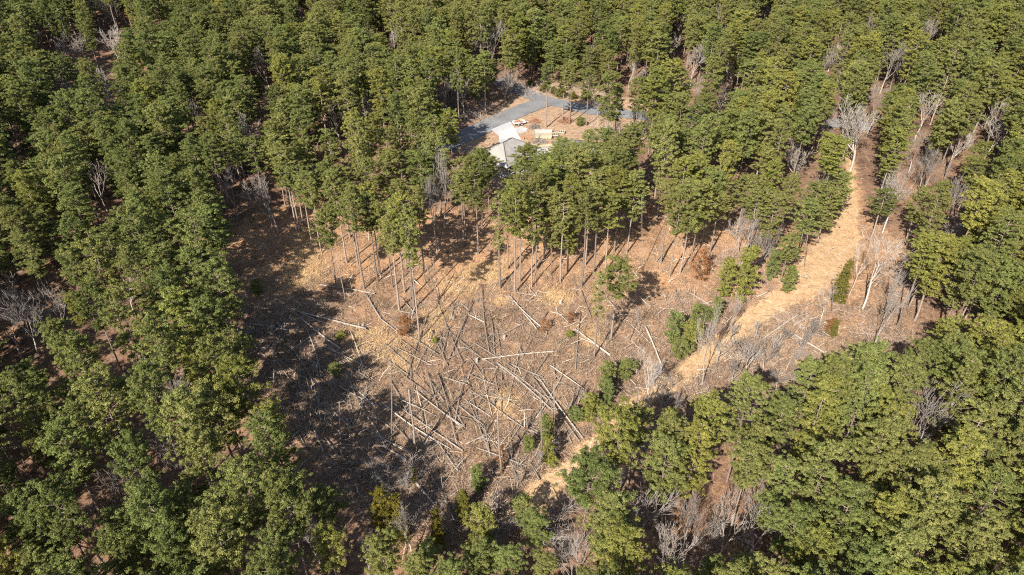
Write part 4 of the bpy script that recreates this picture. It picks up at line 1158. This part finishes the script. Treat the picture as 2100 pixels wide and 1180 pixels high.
while len(LOGS) < 205:
    u, v = rl.uniform(550, 1190), rl.uniform(670, 990)
    if not in_poly((u, v), TANGLE): continue
    q = rl.random()
    ang = radians(rl.normal(35, 8)) if q < .45 else (radians(rl.normal(78, 12)) if q < .75 else radians(rl.normal(-55, 20)))
    L_ = rl.uniform(35, 115)
    LOGS.append((u - cos(ang) * L_ / 2, v - sin(ang) * L_ / 2, u + cos(ang) * L_ / 2, v + sin(ang) * L_ / 2, rl.uniform(.15, .26), 'P' if rl.random() < .25 else 'L'))
SNAGS = [  # base u,v, top u,v, radius m
    (901, 616, 874, 540, .16), (903, 612, 889, 535, .13), (1316, 556, 1315, 400, .075), (804, 902, 804, 738, .15), (854, 929, 839, 800, .22), (638, 877, 639, 780, .14), (700, 956, 695, 821, .15), (612, 800, 614, 700, .10), (560, 800, 562, 690, .15),
    (1136, 900, 1136, 787, .2), (1029, 972, 1022, 845, .2), (1113, 945, 1108, 800, .14), (840, 680, 842, 560, .12), (1149, 520, 1147, 470, .1), (708, 620, 690, 520, .1), (1292, 700, 1289, 640, .08), (1097, 295, 1096, 266, .12), (1240, 300, 1236, 248, .1),
    (1252, 300, 1250, 255, .09), (1650, 545, 1658, 480, .1), (1610, 545, 1618, 505, .09), (1085, 880, 1084, 855, .16), (1705, 640, 1712, 560, .1), (1405, 985, 1412, 895, .16), (1372, 930, 1392, 860, .12), (1480, 580, 1482, 520, .1),
]


def make_log(u0, v0, u1, v1, th, tone, k):
    r = np.random.default_rng(900 + k)
    a, b = hit(u0, v0), hit(u1, v1)
    if r.random() < .5: a, b = b, a
    ra, rb = th * .45, th * .27
    n = max(4, int(np.linalg.norm(b - a) / 1.6) + 2)
    ts = np.linspace(0, 1, n)
    P = a + (b - a) * ts[:, None]
    side = unit(np.cross(b - a, [0, 0, 1]))
    P += side * (np.sin(ts * pi) * r.normal(0, .012) * np.linalg.norm(b - a))[:, None]
    rad = ra + (rb - ra) * ts
    zt = terrain(P[:, 0], P[:, 1])
    # a straight trunk bridges the dips: lift it until it lies on the highest ground under it
    base = np.linspace(zt[0], zt[-1], n)
    P[:, 2] = np.maximum(base + max(0, np.max((zt - base))) * .6, zt) + rad * .8 + .22 + r.uniform(0, .3) * ts
    mb = MB(); mb.tube(P, rad, 7)
    for s in range(int(r.integers(1, 6))):
        t = r.uniform(.35, 1); q = a + (b - a) * t; q[2] = np.interp(t, ts, P[:, 2])
        d = unit(side * r.choice([-1, 1]) * r.uniform(.4, 1) + unit(b - a) * r.uniform(.2, .9) + np.array([0, 0, r.uniform(.0, .6)])) * r.uniform(.5, 2.2)
        mb.tube([q, q + d * .5, q + d], [.05, .035, .012], 4, cap=False)
    return a, b, mb


items = []
for k, (u0, v0, u1, v1, th, tone) in enumerate(LOGS):
    a, b, mb = make_log(u0, v0, u1, v1, th, tone, k)
    o = obj('fallen_log', mb.mesh('fallen_log', [{'P': M_LOGPALE, 'L': M_LOG, 'D': M_LOGDARK}[tone]], True))
    ang = math.degrees(math.atan2(-(v1 - v0) * np.sign(u1 - u0 + .01), abs(u1 - u0)))
    dr = 'level' if abs(ang) < 22 else ('downhill' if abs(ang) > 68 else ('rising right' if ang > 0 else 'falling right'))
    items.append((o, (u0 + u1) / 2, (v0 + v1) / 2, tone, 'long' if math.hypot(u1 - u0, v1 - v0) > 85 else 'short', dr))
used = {}
bands = [('on top slope', 0, 640), ('in upper clearing', 640, 690), ('in middle clearing', 690, 790), ('in dense log field', 790, 860), ('in lower log field', 860, 930), ('at clearing bottom', 930, 1200)]
for nm, lo, hi in bands:
    L = sorted([i for i in items if lo <= i[2] < hi], key=lambda i: i[1])
    for k, (o, u, v, tone, ln, dr) in enumerate(L):
        dt = {'level': 'lying level', 'downhill': 'pointing downhill', 'rising right': 'rising rightward', 'falling right': 'falling rightward'}[dr]
        tag(o, f"{ln} {'pale' if tone == 'P' else 'grey'} log {dt}, {ORD[k]} from left {nm}", 'fallen log', 'felled logs ' + nm)
sn = []
for k, (u0, v0, u1, v1, rd) in enumerate(SNAGS):
    r = np.random.default_rng(1300 + k)
    b = hit(u0, v0); d = ray(u1, v1)
    t = (b[1] + r.uniform(-.4, .4) - CAM[1]) / d[1]
    top = CAM + d * t
    n = 6; ts = np.linspace(0, 1, n)
    P = b + (top - b) * ts[:, None] + np.cumsum(r.normal(0, .05, (n, 3)), 0) * (ts[:, None] > 0)
    P[0, 2] -= .2
    mb = MB(); mb.tube(P, np.linspace(rd, rd * .5, n) * .88, 7)
    for s in range(7):
        tt = r.uniform(.35, 1); q = b + (top - b) * tt; a_ = r.uniform(0, 6.28); l_ = r.uniform(.3, 1.3)
        mb.tube([q, q + np.array([cos(a_) * l_, sin(a_) * l_, r.uniform(-.1, .5)])], [.035, .01], 3, cap=False)
    o = obj('dead_snag', mb.mesh('dead_snag', [M_LOG if rd < .12 else M_LOGDARK], True))
    sn.append((o, u0, v0, rd))
for nm, lo, hi in (('near the yard', 0, 400), ('on the upper clearing slope', 400, 730), ('in the lower clearing', 730, 2000)):
    for k, (o, u, v, rd) in enumerate(sorted([s for s in sn if lo <= s[2] < hi], key=lambda s: s[1])):
        tag(o, f"{'thick' if rd > .17 else 'thin'} dead standing trunk without crown, {ORD[k]} from left {nm}", 'dead trunk', 'dead standing trunks')
# cut stumps on the slope
ST = [(745, 672, 'pale stump beside the end of the long white log'), (930, 655, 'dark stump with a black shadow in the upper middle of the clearing'), (666, 618, 'small stump on the slope under the leaning pine'), (985, 690, 'grey jagged stump right of the crossing logs'), (978, 744, 'grey stump at the left end of the thin white log'),
      (1013, 828, 'dark stump in the dense log field'), (570, 668, 'stump at the top of the shaded log pile'), (1034, 695, 'tiny pale stump in the centre of the clearing'), (1150, 622, 'pale stump just below the pine row')]
for k, (u, v, lab) in enumerate(ST):
    p = hit(u, v); mb = MB(); r = np.random.default_rng(k)
    hh = r.uniform(.4, .9)
    mb.tube([p - (0, 0, .2), p + (0, 0, .15), p + (r.normal(0, .05), r.normal(0, .05), hh)], [.36, .25, .22], 9)
    mb.tube([p + (.1, 0, hh - .1), p + (.16, .02, hh + .3)], [.1, .01], 4)
    tag(obj('tree_stump', mb.mesh('tree_stump', [M_LOG if 'dark' in lab else M_LOGPALE])), lab, 'stump', 'stumps in the clearing')


# ------------------------------------------------------------------ brush, sticks and dry grass
def sample(n, x0, x1, y0, y1, f, r):
    P = np.column_stack([r.uniform(x0, x1, n), r.uniform(y0, y1, n)])
    return P[r.random(n) < f(P[:, 0], P[:, 1])]


def strands(name, P, per, lmin, lmax, wmin, wmax, up, m, seed, label, cat, rad=.5):
    r = np.random.default_rng(seed)
    n = len(P) * per
    base = np.repeat(P, per, 0) + r.normal(0, rad, (n, 2))
    z = terrain(base[:, 0], base[:, 1]) - .08
    d = unit(np.column_stack([r.normal(0, 1, n), r.normal(0, 1, n), np.abs(r.normal(up, .35, n))]))
    L = r.uniform(lmin, lmax, n)[:, None]; w = r.uniform(wmin, wmax, n)[:, None]
    a = np.column_stack([base, z + r.uniform(0, .15, n)]); b = a + d * L
    mid = (a + b) / 2 + r.normal(0, .06, (n, 3)) * L
    s = unit(np.cross(d, unit(r.normal(size=(n, 3)))))
    V = np.stack([a - s * w, a + s * w, mid + s * w * .8, mid - s * w * .8, b + s * w * .3, b - s * w * .3], 1).reshape(-1, 3)
    i = np.arange(n)[:, None] * 6
    Q = np.concatenate([i + np.array([[0, 1, 2, 3]]), i + np.array([[3, 2, 4, 5]])], 0)
    cl = np.repeat(np.clip(r.normal(.5, .2, len(P)), 0, 1), per)
    rn = np.clip(cl + r.normal(0, .2, n), 0, 1)
    me = mesh_np(name, V, [Q], [m], attr={'rnd': np.concatenate([rn, rn])})
    return tag(obj(name, me), label, cat, kind='stuff')


rs = np.random.default_rng(21)
lower = lambda x, y: np.clip((118 - y) / 30, .12, 1)
patch = lambda x, y: np.clip(.55 + .5 * np.sin(x * .55 + 2.2 * np.sin(y * .31)) * np.sin(y * .62 + 1.7 * np.sin(x * .37)) + .35 * np.sin(x * 1.7 + y * .8) * np.sin(y * 1.5 - x * .6), .12, 1)
P = sample(70000, -60, 80, 52, 150, lambda x, y: patch(x, y) * clear_mask(x, y) * (1 - np.clip(track_mask(x, y) * 1.3, 0, 1)) * (1 - .8 * np.clip(grass_mask(x, y), 0, 1)) * lower(x, y), rs)
print('brush', len(P))
strands('brush', P, 14, .35, 1.4, .012, .03, .6, M_BRUSH, 31, 'grey-brown tangle of twigs and dead brush over the clearing', 'brush', .45)
P = sample(12000, -60, 80, 50, 150, lambda x, y: clear_mask(x, y) * (1 - .75 * np.clip(track_mask(x, y), 0, 1)) * (.3 + .7 * lower(x, y)), rs)
strands('fallen_sticks', P, 1, .8, 3.6, .03, .065, .05, M_STICK, 32, 'scattered pale broken sticks littering the clearing ground', 'sticks', .3)
P = sample(22000, -60, 60, 60, 150, lambda x, y: np.maximum(np.clip(grass_mask(x, y) * 1.1, 0, 1), .13 * patch(x, y) * clear_mask(x, y)) * (1 - track_mask(x, y)), rs)
print('grass', len(P))
strands('dry_grass', P, 14, .4, 1.1, .012, .026, 1.3, M_STRAW, 33, 'tall tan dry grass in patches on the clearing', 'grass', .3)
P = sample(16000, -130, 150, 40, 230, lambda x, y: (1 - clear_mask(x, y)) * (1 - yard_mask(x, y)) * .5 * (1 - track_mask(x, y)), rs)
strands('undergrowth', P, 12, .5, 1.8, .012, .03, .5, M_BRUSH, 34, 'brown leafless undergrowth on the forest floor', 'undergrowth', .6)
THICK = [(1605, 650, 5, 3), (1500, 722, 4, 4), (1660, 665, 5, 4), (1040, 374, 4, 3), (1360, 820, 3, 3), (1420, 790, 3, 3), (1250, 900, 3, 4), (1200, 960, 3, 4), (1480, 640, 3, 4), (1540, 735, 8, 7), (1590, 690, 6, 5), (1480, 790, 4, 4), (800, 990, 7, 5), (900, 1030, 7, 5), (1010, 1060, 6, 5), (1100, 1090, 6, 4), (720, 960, 5, 5), (500, 690, 5, 8), (540, 780, 4, 6), (1090, 930, 5, 5), (1790, 690, 5, 6),
         (1530, 540, 7, 8), (1420, 640, 5, 4), (1310, 770, 4, 4), (650, 840, 6, 6), (870, 960, 6, 4), (1560, 850, 8, 7), (1060, 180, 8, 10), (1140, 185, 10, 5), (1220, 205, 8, 6), (960, 235, 8, 8), (1250, 285, 6, 10), (600, 640, 6, 4)]
THICK_W = [(hit(u, v), a, b) for u, v, a, b in THICK]


def thick_mask(px, py):
    m = np.zeros(px.shape)
    for c, a, b in THICK_W: m = np.maximum(m, np.clip(1.3 - np.hypot((px - c[0]) / a, (py - c[1]) / b), 0, 1))
    return m * (1 - np.clip(track_mask(px, py) * 1.4, 0, 1))


P = sample(60000, -80, 100, 45, 240, lambda x, y: np.clip(thick_mask(x, y), 0, 1) * .45, rs)
print('thicket', len(P))
strands('thicket', P, 9, .8, 2.8, .012, .03, .9, M_STEM, 35, 'grey leafless thicket of thin saplings round the clearing edges', 'thicket', .5)
print('objects', len(C.objects))
